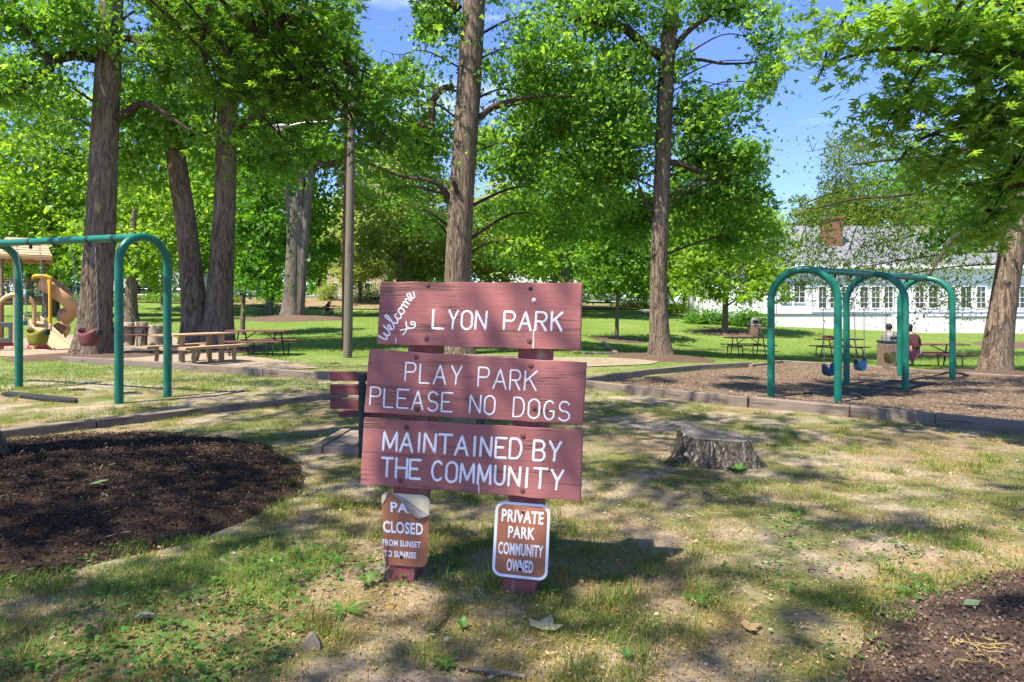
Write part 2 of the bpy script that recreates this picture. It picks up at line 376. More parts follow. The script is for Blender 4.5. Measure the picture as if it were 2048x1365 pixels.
class MB:
    """collects shapes, then links them as ONE mesh object"""
    def __init__(s): s.v = []; s.f = []; s.mi = []; s.cur = 0
    def add(s, vs, fs):
        k = len(s.v); s.v += [tuple(p) for p in vs]
        for f in fs: s.f.append(tuple(i + k for i in f)); s.mi.append(s.cur)
        return s
    def box(s, c, size, rz=0, M3=None):
        c = Vector(c); hx, hy, hz = (a / 2 for a in size)
        m = M3 if M3 is not None else Matrix.Rotation(rz, 3, 'Z')
        vs = [c + m @ Vector((x, y, z)) for x in (-hx, hx) for y in (-hy, hy) for z in (-hz, hz)]
        return s.add(vs, [(0, 1, 3, 2), (4, 6, 7, 5), (0, 4, 5, 1), (2, 3, 7, 6), (0, 2, 6, 4), (1, 5, 7, 3)])
    def bar(s, p, q, w, h, up=(0, 0, 1)):
        p = Vector(p); q = Vector(q); x = (q - p); L = x.length; x.normalize()
        y = Vector(up).cross(x)
        if y.length < 1e-5: y = Vector((0, 1, 0)).cross(x)
        y.normalize(); z = x.cross(y)
        return s.box((p + q) / 2, (L, w, h), M3=Matrix((x, y, z)).transposed())
    def tube(s, pts, rad, n=8, cap=True, jitter=0):
        pts = [Vector(p) for p in pts]
        if isinstance(rad, (int, float)): rad = [rad] * len(pts)
        k = len(s.v); t0 = (pts[1] - pts[0]).normalized()
        a = t0.orthogonal().normalized()
        for i, p in enumerate(pts):
            t = (pts[min(i + 1, len(pts) - 1)] - pts[max(i - 1, 0)])
            if t.length < 1e-9: t = t0
            t = t.normalized()
            a = (a - t * a.dot(t))
            if a.length < 1e-6: a = t.orthogonal()
            a.normalize(); b = t.cross(a)
            for j in range(n):
                th = 2 * math.pi * j / n
                r = rad[i] * (1 + (random.uniform(-jitter, jitter) if jitter else 0))
                s.v.append(tuple(p + (a * math.cos(th) + b * math.sin(th)) * r))
        for i in range(len(pts) - 1):
            for j in range(n):
                s.f.append((k + i * n + j, k + i * n + (j + 1) % n, k + (i + 1) * n + (j + 1) % n, k + (i + 1) * n + j)); s.mi.append(s.cur)
        if cap:
            s.f.append(tuple(k + j for j in reversed(range(n)))); s.mi.append(s.cur)
            e = k + (len(pts) - 1) * n
            s.f.append(tuple(e + j for j in range(n))); s.mi.append(s.cur)
        return s
    def lathe(s, c, prof, n=20, axis=None, cap=True):
        """prof: (radius, height) pairs about +Z (or axis matrix)"""
        c = Vector(c); k = len(s.v); m = axis if axis is not None else Matrix.Identity(3)
        for r, z in prof:
            for j in range(n):
                th = 2 * math.pi * j / n
                s.v.append(tuple(c + m @ Vector((r * math.cos(th), r * math.sin(th), z))))
        for i in range(len(prof) - 1):
            for j in range(n):
                s.f.append((k + i * n + j, k + i * n + (j + 1) % n, k + (i + 1) * n + (j + 1) % n, k + (i + 1) * n + j)); s.mi.append(s.cur)
        if cap:
            s.f.append(tuple(k + j for j in reversed(range(n)))); s.mi.append(s.cur)
            e = k + (len(prof) - 1) * n
            s.f.append(tuple(e + j for j in range(n))); s.mi.append(s.cur)
        return s
    def prism(s, outline, d):
        """outline: list of 3-D points, d: extrusion vector"""
        n = len(outline); d = Vector(d)
        vs = [Vector(p) for p in outline] + [Vector(p) + d for p in outline]
        fs = [tuple(range(n)), tuple(reversed(range(n, 2 * n)))] + [(i, i + n, (i + 1) % n + n, (i + 1) % n) for i in range(n)]
        return s.add(vs, fs)
    def build(s, name, mat, parent=None, origin=None, smooth=40, bevel=0, seg=2):
        me = bpy.data.meshes.new(name)
        me.from_pydata(s.v, [], s.f); me.update()
        bm = bmesh.new(); bm.from_mesh(me); bmesh.ops.recalc_face_normals(bm, faces=bm.faces); bm.to_mesh(me); bm.free()
        if any(s.mi): me.polygons.foreach_set('material_index', s.mi)
        o = link_mesh(name, me, mat, parent, origin, smooth)
        if bevel:
            b = o.modifiers.new('bevel', 'BEVEL'); b.width = bevel; b.segments = seg; b.limit_method = 'ANGLE'; b.angle_limit = R(35)
        return o

def catmull(pts, n=6):
    pts = [Vector(p) for p in pts]; out = []
    for i in range(len(pts) - 1):
        p0 = pts[max(i - 1, 0)]; p1 = pts[i]; p2 = pts[i + 1]; p3 = pts[min(i + 2, len(pts) - 1)]
        for k in range(n):
            t = k / n
            out.append(.5 * ((2 * p1) + (p2 - p0) * t + (2 * p0 - 5 * p1 + 4 * p2 - p3) * t * t + (3 * p1 - p0 - 3 * p2 + p3) * t ** 3))
    out.append(pts[-1]); return out
def lerp_list(vals, n):
    out = []
    for i in range(len(vals) - 1):
        for k in range(n): out.append(vals[i] + (vals[i + 1] - vals[i]) * k / n)
    out.append(vals[-1]); return out

def np_mesh(name, V, faces_per, k, nq, attr=None):
    """V (N,k,3); faces_per: list of index tuples of equal length per item"""
    N = V.shape[0]; fl = len(faces_per[0])
    me = bpy.data.meshes.new(name)
    fp = np.array(faces_per, dtype=np.int32)
    idx = (np.arange(N, dtype=np.int32)[:, None, None] * k + fp[None]).reshape(-1)
    me.vertices.add(N * k); me.vertices.foreach_set('co', V.astype(np.float32).ravel())
    me.loops.add(len(idx)); me.loops.foreach_set('vertex_index', idx)
    npoly = len(idx) // fl
    me.polygons.add(npoly); me.polygons.foreach_set('loop_start', np.arange(npoly, dtype=np.int32) * fl)
    me.update(calc_edges=True)
    if attr is not None:
        a = me.attributes.new('tint', 'FLOAT', 'POINT')
        a.data.foreach_set('value', np.repeat(attr.astype(np.float32), k))
    return me

def lobe_shape(spec):
    """leaf outline from lobes (x0, angle deg, length, half width) -> verts (k,3), quads"""
    vs = [(0, 0, 0)]; fs = []
    for x0, ang, L, w in spec:
        c, s_ = math.cos(R(ang)), math.sin(R(ang)); k = len(vs)
        for (a, b) in ((.52 * L, w), (L, 0), (.52 * L, -w)):
            vs.append((x0 + a * c - b * s_, a * s_ + b * c, -.10 * abs(a * s_ + b * c) - .12 * (x0 + a * c) ** 2))
        if x0 == 0: fs.append((0, k + 2, k + 1, k))
        else:
            vs.append((x0, 0, 0)); fs.append((k + 3, k + 2, k + 1, k))
    return np.array(vs), fs
LEAF = {
    'one': lobe_shape([(0, 0, 1.0, .36)]),
    'maple': lobe_shape([(0, 0, 1.0, .27), (0, 58, .80, .24), (0, -58, .80, .24)]),
    'oak': lobe_shape([(0, 0, 1.15, .13), (.25, 52, .55, .10), (.25, -52, .55, .10), (.55, 42, .45, .09), (.55, -42, .45, .09)]),
    'narrow': lobe_shape([(0, 0, 1.0, .17)]),
    'thread': lobe_shape([(0, 0, .5, .03), (0, 165, .5, .03)]),
}
def leaf_cloud(C, size, shape, tint, up=.6, droop=0.0, rng=RNG):
    N = len(C)
    n = rng.normal(size=(N, 3)); n /= np.linalg.norm(n, axis=1, keepdims=True)
    n = n * (1 - up) + np.array([0, 0, up]); n /= np.linalg.norm(n, axis=1, keepdims=True)
    t = rng.normal(size=(N, 3)); t[:, 2] -= droop
    t -= n * (t * n).sum(1, keepdims=True); t /= np.linalg.norm(t, axis=1, keepdims=True) + 1e-9
    b = np.cross(n, t)
    S = size * rng.uniform(.45, 1.4, N)
    vs, fs = LEAF[shape]
    V = C[:, None, :] + S[:, None, None] * (vs[None, :, 0, None] * t[:, None] + vs[None, :, 1, None] * b[:, None] + vs[None, :, 2, None] * n[:, None])
    return V, fs, vs.shape[0]
def thing_base(p): return Vector((p[0], p[1], tz(p[0], p[1])))
# ------------------------------------------------------------------ ground sheet, road, paths, beds
def axis(lo, hi, step, g):
    a = [0.0]
    while a[-1] < hi: a.append(a[-1] + max(step, g * abs(a[-1])))
    b = [0.0]
    while b[-1] > lo: b.append(b[-1] - max(step, g * abs(b[-1])))
    return np.array(sorted(set(b + a)))
_gx = axis(-190, 190, .10, .022); _gy = axis(-30, 270, .10, .020)
X, Y = np.meshgrid(_gx, _gy)
Z = TZ(X, Y) + (fbm(X * 2.3, Y * 2.3) - .5) * .035 * np.clip(1.4 - np.hypot(X, Y) / 25, .2, 1)
_V = np.stack([X, Y, Z], -1).reshape(-1, 3)
nx, ny = len(_gx), len(_gy)
_i = (np.arange(ny - 1)[:, None] * nx + np.arange(nx - 1)[None]).ravel()
_q = np.stack([_i, _i + 1, _i + nx + 1, _i + nx], 1)
me = bpy.data.meshes.new('ground')
me.vertices.add(len(_V)); me.vertices.foreach_set('co', _V.astype(np.float32).ravel())
me.loops.add(_q.size); me.loops.foreach_set('vertex_index', _q.astype(np.int32).ravel())
me.polygons.add(len(_q)); me.polygons.foreach_set('loop_start', np.arange(len(_q), dtype=np.int32) * 4)
me.update(calc_edges=True)
me.polygons.foreach_set('use_smooth', [True] * len(me.polygons))
tag(link_mesh('ground', me, M['ground']), kind='structure')

def inside(poly, x, y):
    x = np.asarray(x); y = np.asarray(y); r = np.zeros(x.shape, bool); n = len(poly)
    for i in range(n):
        x1, y1 = poly[i][:2]; x2, y2 = poly[(i + 1) % n][:2]
        c = ((y1 > y) != (y2 > y)) & (x < (x2 - x1) * (y - y1) / ((y2 - y1) if y2 != y1 else 1e-9) + x1)
        r ^= c
    return r
def drape(name, poly, mat, off, res, kind='structure'):
    """sheet that follows the terrain inside a polygon"""
    poly = [(p[0], p[1]) for p in poly]; bd = []
    for i in range(len(poly)):
        a = Vector(poly[i]); b = Vector(poly[(i + 1) % len(poly)]); k = max(1, int((b - a).length / res))
        for j in range(k): bd.append(a.lerp(b, j / k))
    xs = np.arange(min(p[0] for p in poly), max(p[0] for p in poly), res); ys = np.arange(min(p[1] for p in poly), max(p[1] for p in poly), res)
    gx, gy = np.meshgrid(xs, ys); m = inside(poly, gx, gy)
    ins = [Vector((a, b)) for a, b in zip(gx[m], gy[m])]
    vs = bd + ins; n = len(bd)
    r = geometry.delaunay_2d_cdt(vs, [(i, (i + 1) % n) for i in range(n)], [list(range(n))], 1, 1e-4)
    vv = np.array([(p.x, p.y) for p in r[0]])
    z = TZ(vv[:, 0], vv[:, 1]) + off
    me = bpy.data.meshes.new(name); me.from_pydata(np.column_stack([vv, z]).tolist(), [], [tuple(f) for f in r[2]]); me.update()
    bm = bmesh.new(); bm.from_mesh(me); bmesh.ops.recalc_face_normals(bm, faces=bm.faces)
    if sum(f.normal.z for f in bm.faces) < 0: bmesh.ops.reverse_faces(bm, faces=bm.faces)
    bm.to_mesh(me); bm.free()
    return tag(link_mesh(name, me, mat, smooth=60), kind=kind)

PIT = [G(*p) for p in ((1178, 771), (1290, 756), (1400, 743), (1500, 737), (1563, 728), (1660, 733), (1770, 740), (1860, 747), (2048, 758), (2300, 775), (2330, 885), (2048, 858), (1870, 840), (1700, 825), (1500, 806), (1330, 788))]
SAND = [G(*p) for p in ((-140, 700), (60, 676), (200, 668), (345, 666), (362, 690), (470, 712), (560, 722), (640, 738), (560, 741), (400, 730), (300, 727), (150, 716), (-140, 712))]
drape('wood_chip_bed', PIT, M['chips_bed'], .022, .35)
drape('play_sand', SAND, M['sand'], .024, .5)
drape('dirt_path', [G(*p) for p in ((1175, 735), (1300, 730), (1330, 722), (1200, 716), (880, 716), (880, 730))], M['sand'], .022, .4)
drape('road', [(-150, 79), (-60, 79), (-40, 78.5), (0, 76), (30, 74.5), (60, 75), (150, 82), (150, 91), (60, 84), (30, 83), (0, 84), (-40, 87), (-60, 88), (-150, 88)], M['asphalt'], .12, 3)
drape('bank', [(-80, 66), (-40, 66), (-10, 64), (6, 63), (12, 62.5), (14, 68), (8, 72.5), (0, 74.6), (-40, 77), (-80, 77.5)], M['bank'], .10, 2)
drape('pale_path', [G(*p) for p in ((1272, 622), (1300, 617), (1360, 618), (1420, 628), (1400, 632), (1340, 629), (1290, 627))], M['path'], .05, .6)

def mound(name, c, rad, h, mat, seed, squash=1.0, kind='stuff', nr=34, na=120, smooth=80):
    """mulch heaped round a tree"""
    cx, cy = c; a = np.linspace(0, 2 * np.pi, na, endpoint=False); r = np.linspace(0, 1, nr)
    rr = rad * (1 + .16 * (fbm(np.cos(a) * 1.6 + seed, np.sin(a) * 1.6 + seed) - .5) * 2 + .05 * (fbm(np.cos(a) * 7 + seed, np.sin(a) * 7) - .5) * 2)
    Xm = cx + r[:, None] * rr[None] * np.cos(a)[None]; Ym = cy + squash * r[:, None] * rr[None] * np.sin(a)[None]
    prof = np.clip(1 - r ** 2.4, 0, 1) ** 1.1
    Zm = TZ(Xm, Ym) - .012 + (h * prof[:, None] + .02 * (prof[:, None] > 0)) * (1 + .5 * (fbm(Xm * 1.8 + seed, Ym * 1.8) - .5)) + (fbm(Xm * 9, Ym * 9 + seed) - .5) * .05 * np.clip(prof[:, None] * 3, 0, 1) * min(1, h / .15 + .3)
    vs = np.stack([Xm, Ym, Zm], -1).reshape(-1, 3)
    fs = [(i * na + j, i * na + (j + 1) % na, (i + 1) * na + (j + 1) % na, (i + 1) * na + j) for i in range(1, nr - 1) for j in range(na)]
    fs += [(0, na + j, na + (j + 1) % na) for j in range(na)]
    me = bpy.data.meshes.new(name); me.from_pydata(vs.tolist(), [], [tuple(reversed(f)) for f in fs]); me.update()
    bm = bmesh.new(); bm.from_mesh(me); bmesh.ops.recalc_face_normals(bm, faces=bm.faces)
    if sum(f.normal.z for f in bm.faces) < 0: bmesh.ops.reverse_faces(bm, faces=bm.faces)
    bm.to_mesh(me); bm.free()
    o = link_mesh(name, me, mat, smooth=smooth); o['kind'] = kind
    return o, (Xm, Ym, Zm)

ML, MR = (-4.1, 4.95), (3.05, 2.2)
def mound_r(x, y, c, rad, seed, squash):
    """distance from the heap's centre as a fraction of its edge"""
    dx = np.asarray(x) - c[0]; dy = (np.asarray(y) - c[1]) / squash; a = np.arctan2(dy, dx)
    rr = rad * (1 + .16 * (fbm(np.cos(a) * 1.6 + seed, np.sin(a) * 1.6 + seed) - .5) * 2 + .05 * (fbm(np.cos(a) * 7 + seed, np.sin(a) * 7) - .5) * 2)
    return np.hypot(dx, dy) / rr
def on_mound(x, y):
    """height of the mulch surface"""
    z = tz(x, y)
    for c, rad, sd, sq, h in ((ML, 2.4, 3.1, .98, .20), (MR, 1.85, 8.7, .75, .09)):
        r = float(mound_r(np.array([x]), np.array([y]), c, rad, sd, sq)[0])
        if r < 1: z += h * (1 - r ** 2.4) ** 1.1 * (1 + .5 * (float(fbm(np.array([x * 1.8 + sd]), np.array([y * 1.8]))[0]) - .5)) + .008
    return z
_, _mL = mound('mulch_mound', ML, 2.4, .20, M['mulch'], 3.1, .98)
_, _mR = mound('mulch_mound', MR, 1.85, .09, M['mulch_brown'], 8.7, .75)
def chips(name, g, n, size, mat, seed, hmin=6):
    rng = np.random.default_rng(seed); Xm, Ym, Zm = g
    i = (np.sqrt(rng.random(n)) * (Xm.shape[0] - 2)).astype(int); j = rng.integers(0, Xm.shape[1], n)
    C = np.stack([Xm[i, j], Ym[i, j], Zm[i, j]], 1) + rng.normal(size=(n, 3)) * np.array([.06, .06, .0]) + np.array([0, 0, .008])
    V, f, k = leaf_cloud(C, size, 'one', None, .55, 0, rng)
    o = link_mesh(name, np_mesh(name, V, f, k, 1, rng.random(n)), mat); o['kind'] = 'stuff'
chips('mulch_chips', _mL, 42000, .019, M['chip'], 5)
chips('mulch_chips', _mR, 30000, .015, M['chip_brown'], 6)
for k, (px, py, rad, h) in enumerate(((1322, 716, 1.75, .10), (185, 713, 2.4, .10), (1233, 681, 1.5, .08), (1452, 666, 2.0, .08), (590, 637, 3.6, .14), (1990, 750, 2.0, .10), (2060, 692, 2.6, .12), (430, 700, 2.2, .06))):
    p = G(px, py); mound('mulch_ring', (p.x, p.y), rad, h, M['mulch_brown'], k * 2.7 + 1, 1.0, 'stuff', 10, 40)

# wood chips scattered in the swing pit
def scatter_in(poly, n, rng):
    x0, x1 = min(p[0] for p in poly), max(p[0] for p in poly); y0, y1 = min(p[1] for p in poly), max(p[1] for p in poly)
    x = rng.uniform(x0, x1, n); y = rng.uniform(y0, y1, n); m = inside(poly, x, y)
    return x[m], y[m]
rng = np.random.default_rng(21)
x, y = scatter_in(PIT, 60000, rng)
V, f, k = leaf_cloud(np.stack([x, y, TZ(x, y) + .032], 1), .038, 'one', None, .75, 0, rng)
tag(link_mesh('wood_chips', np_mesh('wood_chips', V, f, k, 1, rng.random(len(x))), M['woodchip']), kind='stuff')

# ------------------------------------------------------------------ trees
SKY = [(775, 55, 55, 75, .92), (1450, 120, 62, 62, .9), (1595, 250, 58, 115, .85), (1590, 330, 50, 110, .85), (1250, 60, 40, 30, .5), (670, 345, 45, 40, .8), (690, 250, 40, 40, .5), (275, 40, 30, 30, .7), (1430, 60, 50, 25, .3), (1692, 472, 28, 46, .75), (1590, 430, 30, 50, .7)]
CLEAR = [(160, 120, 235, 715, 19.5), (335, 290, 400, 700, 22), (420, 300, 470, 700, 22), (885, -20, 975, 715, 20.6), (1295, 330, 1345, 715, 21.2), (1310, 60, 1350, 330, 21.2),
         (1960, 455, 2048, 750, 17), (685, 300, 712, 715, 19), (560, 380, 620, 632, 44), (540, 240, 590, 275, 19)]
def prune(C, rng, keep_clear=True):
    d = np.maximum(C[:, 1], .3); px = 1024 + C[:, 0] / d * F; py = HZ - (C[:, 2] - EYE) / d * F
    ok = np.ones(len(C), bool); u = rng.random(len(C))
    ok &= ~((np.abs(px - 563) < 22) & (np.abs(py - 256) < 16) & (C[:, 1] > 1) & (d < 18.5))
    for cx, cy, rx, ry, p in SKY:
        ok &= ~((((px - cx) / rx) ** 2 + ((py - cy) / ry) ** 2 < 1) & (u < p) & (C[:, 1] > 1))
    if keep_clear:
        for x0, y0, x1, y1, dm in CLEAR:
            ok &= ~((px > x0) & (px < x1) & (py > y0) & (py < y1) & (d < dm) & (u < .86) & (C[:, 1] > 1))
    return ok

def trunk_mesh(b, pts, rad, n=22, flare=0, seed=0, ridges=.05):
    """ridged trunk with root flare; pts world, rad per point"""
    cp_ = catmull(pts, 7); rr = lerp_list(rad, 7); k = len(b.v)
    a = Vector((1, 0, 0))
    z0 = cp_[0].z
    for i, p in enumerate(cp_):
        t = (cp_[min(i + 1, len(cp_) - 1)] - cp_[max(i - 1, 0)]).normalized()
        a = (a - t * a.dot(t)).normalized(); c = t.cross(a)
        hgt = max(0, p.z - z0)
        for j in range(n):
            th = 2 * math.pi * j / n
            nz = float(vnoise(np.array([math.cos(th) * 3 + seed + 40, ]), np.array([math.sin(th) * 3 + hgt * .35 + 40]))[0]) - .5
            r = rr[i] * (1 + ridges * 2 * nz) * (1 + flare * math.exp(-hgt * 2.2) * (.55 + .45 * math.cos(th * 5 + seed)))
            b.v.append(tuple(p + (a * math.cos(th) + c * math.sin(th)) * r))
    for i in range(len(cp_) - 1):
        for j in range(n):
            b.f.append((k + i * n + j, k + i * n + (j + 1) % n, k + (i + 1) * n + (j + 1) % n, k + (i + 1) * n + j)); b.mi.append(0)
    return cp_, rr

def tree(name, label, stems, lobes=(), limbs=(), bark='bark', leaf='leaf_maple', shape='maple', size=.125, per=100, sig=.46, up=.32, droop=.35,
         flare=.35, seed=1, clear=True, shade_lobes=None, limb_mat='bark_dark', base=None, cat='tree', twigs=True, group=None, kmul=1.0, rise=.45, thin=1.0, high=.32):
    """stems: lists of (px, py, d, r) or world Vector4; lobes: (px, py, d, rx px, ry px, clumps)"""
    rng = np.random.default_rng(seed); rnd = random.Random(seed)
    def W(q): return P(q[0], q[1], q[2]) if len(q) == 4 else Vector(q[1:4])
    s0 = W(stems[0][0]); base = base or Vector((s0.x, s0.y, tz(s0.x, s0.y)))
    t = empty(name, base, label, cat, group)
    tb = MB(); spine = []
    for st in stems:
        pts = [W(q) for q in st]; rad = [q[-1] for q in st]
        pts[0].z = min(pts[0].z, tz(pts[0].x, pts[0].y)) - .12
        c_, r_ = trunk_mesh(tb, pts, rad, flare=flare, seed=seed)
        spine += list(zip(c_, r_))
    tb.build('trunk', M[bark], t, smooth=70)
    lb = MB(); samples = []
    for lm in limbs:                                   # limbs measured in the photo: (px, py, d, r)
        pts = catmull([P(*q[:3]) for q in lm], 5); rad = lerp_list([q[3] for q in lm], 5)
        lb.tube(pts, rad, 8, jitter=.08); samples += [(p, r) for p, r in zip(pts, rad)]
    world_lobes = []
    for L in lobes:
        px, py, d, rx, ry, n = L
        world_lobes.append((P(px, py, d), rx / F * d, ry / F * d, n))
    if shade_lobes: world_lobes += [(Vector(e[0]), e[1], e[2], e[3]) for e in shade_lobes]  # unseen crown clumps above the frame, added to cast shade
    C = []
    zt = max(p.z for p, r in spine)
    n_px = len(lobes)
    for k_lobe, (c, rx, rz, n) in enumerate(world_lobes):
        n = max(1, int(n * kmul * (.85 if n_frame(c) else high)))
        best = min(spine, key=lambda q: abs(q[0].z - min(zt - .3, c.z - rise * (Vector((c.x - q[0].x, c.y - q[0].y))).length)))
        s, r = best
        e = c + (c - s).normalized() * rx * .5
        mid = s.lerp(c, .5) + Vector((rnd.uniform(-.4, .4), rnd.uniform(-.4, .4), rnd.uniform(.1, .7)))
        pts = catmull([s, mid, c, e], 6)
        L_ = (e - s).length
        rad = [q * thin for q in lerp_list([min(r * .5, .02 + .014 * L_), .016 * L_ ** .8 * .55 + .01, .022, .008], 6)]
        lb.tube(pts, rad, 6, jitter=.06)
        sm = pts[5:]
        u = rng.normal(size=(n, 3)); u /= np.linalg.norm(u, axis=1, keepdims=True)
        q = rng.random(n)[:, None] ** (1 / 1.8) * 1.12 * rng.uniform(.8, 1.25, (n, 1))
        cl = np.array(c)[None] + u * q * np.array([rx, (rx + rz) * .5, rz])[None]
        cl = cl[prune(cl, rng, clear)]
        if k_lobe >= n_px: cl = np.repeat(cl, 2, 0)  # added shade clumps are doubled so their shadows fall denser
        for p in cl:
            pv = Vector(p)
            if twigs:
                a = min(sm, key=lambda z: (z - pv).length_squared)
                m = a.lerp(pv, .5) + Vector((0, 0, rnd.uniform(.02, .25)))
                lb.tube([a, m, pv], [.016, .010, .004], 4, cap=False)
            C.append(p)
    lb.build('branches', M[limb_mat], t, smooth=70)
    C = np.array(C)
    if len(C):
        n = len(C); cnt = per
        tt = rng.random(n)
        g = rng.normal(size=(n, cnt, 3)) * np.array([sig, sig, sig * .5]) * rng.uniform(.45, 1.35, (n, 1, 1))
        g[..., 2] -= .18 * np.hypot(g[..., 0], g[..., 1])
        A = (C[:, None, :] + g).reshape(-1, 3)
        ti = np.clip(np.repeat(tt, cnt) * .6 + rng.random(n * cnt) * .6 - .1, 0, 1)
        ok = prune(A, rng, clear); A = A[ok]; ti = ti[ok]
        V, f, k = leaf_cloud(A, size, shape, None, up, droop, rng)
        link_mesh('crown', np_mesh('crown', V, f, k, 1, ti), M[leaf], t)
    return t

def n_frame(c): return c.y < 1 or (HZ - (c.z - EYE) / c.y * F) > -60
def st(d, *pts): return [(px, py, d, r) for px, py, r in pts]

tree('tall_tree', 'thick ridged trunk behind the maroon swing seat, tallest tree at the left', [st(19.8, (183, 716, .58), (188, 670, .48), (193, 600, .43), (203, 420, .39), (212, 220, .365), (220, 60, .35), (228, -150, .30), (236, -420, .18))],
     [(70, 50, 19, 150, 70, 46), (20, 170, 18.5, 110, 60, 26), (330, 130, 20.5, 120, 80, 36), (410, 40, 20, 120, 70, 40), (150, 10, 19, 90, 50, 16), (130, -140, 20, 280, 120, 40), (300, 240, 21, 100, 60, 22), (90, 250, 21, 70, 30, 8), (-120, 0, 19, 130, 130, 20), (420, -150, 20, 200, 110, 30), (200, -380, 20, 320, 150, 36), (270, 330, 22, 60, 50, 12)],
     [[(198, 118, 19.8, .16), (150, 112, 19.3, .14), (108, 120, 19, .16), (92, 145, 18.8, .12), (40, 175, 18.4, .10), (-10, 195, 18, .09)], [(108, 118, 19, .11), (80, 100, 18.8, .08), (40, 40, 18.6, .06), (20, -20, 18.5, .05)],
      [(222, 240, 19.8, .14), (250, 228, 19.7, .13), (285, 208, 19.6, .10), (330, 228, 19.4, .06), (380, 262, 19.2, .035)], [(225, 85, 19.8, .12), (262, 78, 19.7, .10), (300, 110, 19.5, .06)]],
     seed=11, thin=.7, rise=.2, shade_lobes=[((-12, 23, 17), 4.0, 1.5, 22), ((-15, 20, 15), 3.5, 1.5, 16)])  # last clumps: out of view, added to shade the lawn
tree('twin_tree', 'tree with two thick leaning trunks behind the tan picnic table', [st(22.5, (392, 702, .56), (390, 640, .44), (384, 560, .37), (371, 440, .33), (350, 300, .31), (335, 160, .28), (322, 0, .26), (312, -200, .14)),
     st(22.5, (432, 702, .60), (438, 620, .46), (444, 520, .39), (450, 400, .35), (454, 250, .33), (460, 60, .30), (470, -150, .24), (480, -380, .14))],
     [(420, 200, 23, 140, 80, 34), (530, 110, 22.5, 110, 90, 40), (580, 260, 24, 90, 90, 34), (600, 20, 22, 110, 70, 34), (350, -30, 23, 120, 80, 24), (480, -160, 23, 260, 120, 40), (300, 190, 24.5, 90, 70, 18), (500, 330, 25, 80, 50, 16), (640, -130, 22, 130, 100, 20), (400, -400, 23, 280, 120, 26), (420, 290, 24, 70, 40, 12)],
     [[(452, 275, 22.5, .14), (500, 240, 22.2, .09), (560, 215, 22, .05)]], seed=12, thin=.7, rise=.2, shade_lobes=[((-9, 26, 17), 4.2, 1.5, 24), ((-5.5, 24, 16), 3.5, 1.4, 16)])  # high clumps out of view, put in for shade bands on the lawn
tree('forked_tree', 'grey trunk forking into three limbs, far across the left lawn', [st(45, (582, 636, .78), (583, 600, .58), (587, 520, .50), (591, 440, .48), (594, 395, .46)),
     st(45, (594, 400, .36), (575, 375, .27), (553, 345, .26), (528, 318, .18), (500, 280, .1)), st(45, (596, 402, .38), (602, 350, .32), (606, 290, .3), (612, 200, .2), (615, 120, .1)), st(45, (597, 400, .36), (622, 352, .28), (655, 332, .24), (690, 318, .16), (720, 280, .08))],
     [(560, 280, 45, 70, 45, 26), (620, 240, 46, 90, 60, 34), (660, 290, 44, 60, 40, 18), (700, 320, 44.5, 40, 34, 12), (600, 160, 46, 130, 80, 40), (520, 330, 45, 45, 40, 12), (640, 180, 45, 60, 60, 20), (640, 60, 46, 130, 60, 24)],
     size=.30, per=70, sig=.8, seed=13, bark='bark_grey', leaf='leaf_maple', flare=.3, twigs=False)
tree('tall_tree', 'straight trunk with a dark vertical seam, directly behind the red wooden sign', [st(21, (916, 712, .56), (916, 670, .47), (915, 560, .42), (923, 400, .405), (933, 250, .395), (942, 110, .38), (948, 0, .36), (955, -200, .30), (962, -460, .14))],
     [(800, 110, 21, 80, 80, 30), (740, 200, 21, 80, 60, 24), (830, 280, 22, 80, 50, 20), (1060, 110, 21.4, 100, 80, 40), (1140, 210, 22, 100, 70, 36), (1060, 300, 23, 90, 60, 24), (790, 380, 24, 90, 50, 11), (860, 20, 21, 60, 50, 18), (1050, -70, 22, 120, 80, 30), (840, -110, 22, 150, 80, 30), (1190, 40, 22, 90, 60, 28), (1110, 390, 26, 90, 60, 26), (985, 290, 20.2, 26, 50, 5), (930, -280, 21, 300, 120, 46), (700, -60, 21, 90, 80, 16), (870, 440, 27, 60, 50, 6), (1010, 480, 27, 70, 60, 18), (905, 250, 20.3, 22, 90, 7), (925, 80, 20.2, 26, 70, 7), (1080, 200, 23.5, 150, 150, 40), (800, 180, 23.5, 130, 130, 26), (1120, 440, 27, 120, 70, 30), (830, 420, 27.5, 100, 60, 6)],
     [[(960, 236, 21, .11), (985, 215, 20.9, .09), (1030, 200, 20.8, .075), (1090, 192, 20.7, .055), (1150, 194, 20.6, .04), (1210, 188, 20.5, .025)], [(905, 172, 21, .10), (880, 182, 20.8, .12), (866, 205, 20.6, .115), (862, 248, 20.5, .09)],
      [(898, 405, 21, .13), (886, 378, 20.8, .10), (860, 362, 20.6, .07), (800, 352, 20.5, .045), (735, 325, 20.3, .03)], [(812, 236, 21, .05), (836, 246, 20.9, .07), (862, 258, 20.7, .07)], [(915, 20, 21, .2), (890, 0, 21, .16), (800, -20, 21, .1)], [(915, 388, 20.62, .07), (910, 372, 20.5, .08), (906, 360, 20.4, .05)]],
     seed=14, thin=.6, rise=.25, shade_lobes=[((-2, 24, 17), 4.2, 1.5, 24), ((1.2, 22, 16), 3.2, 1.4, 16), ((-3.5, 19.5, 15), 3.2, 1.3, 16)])  # unseen top clumps added to throw shade on the lawn behind
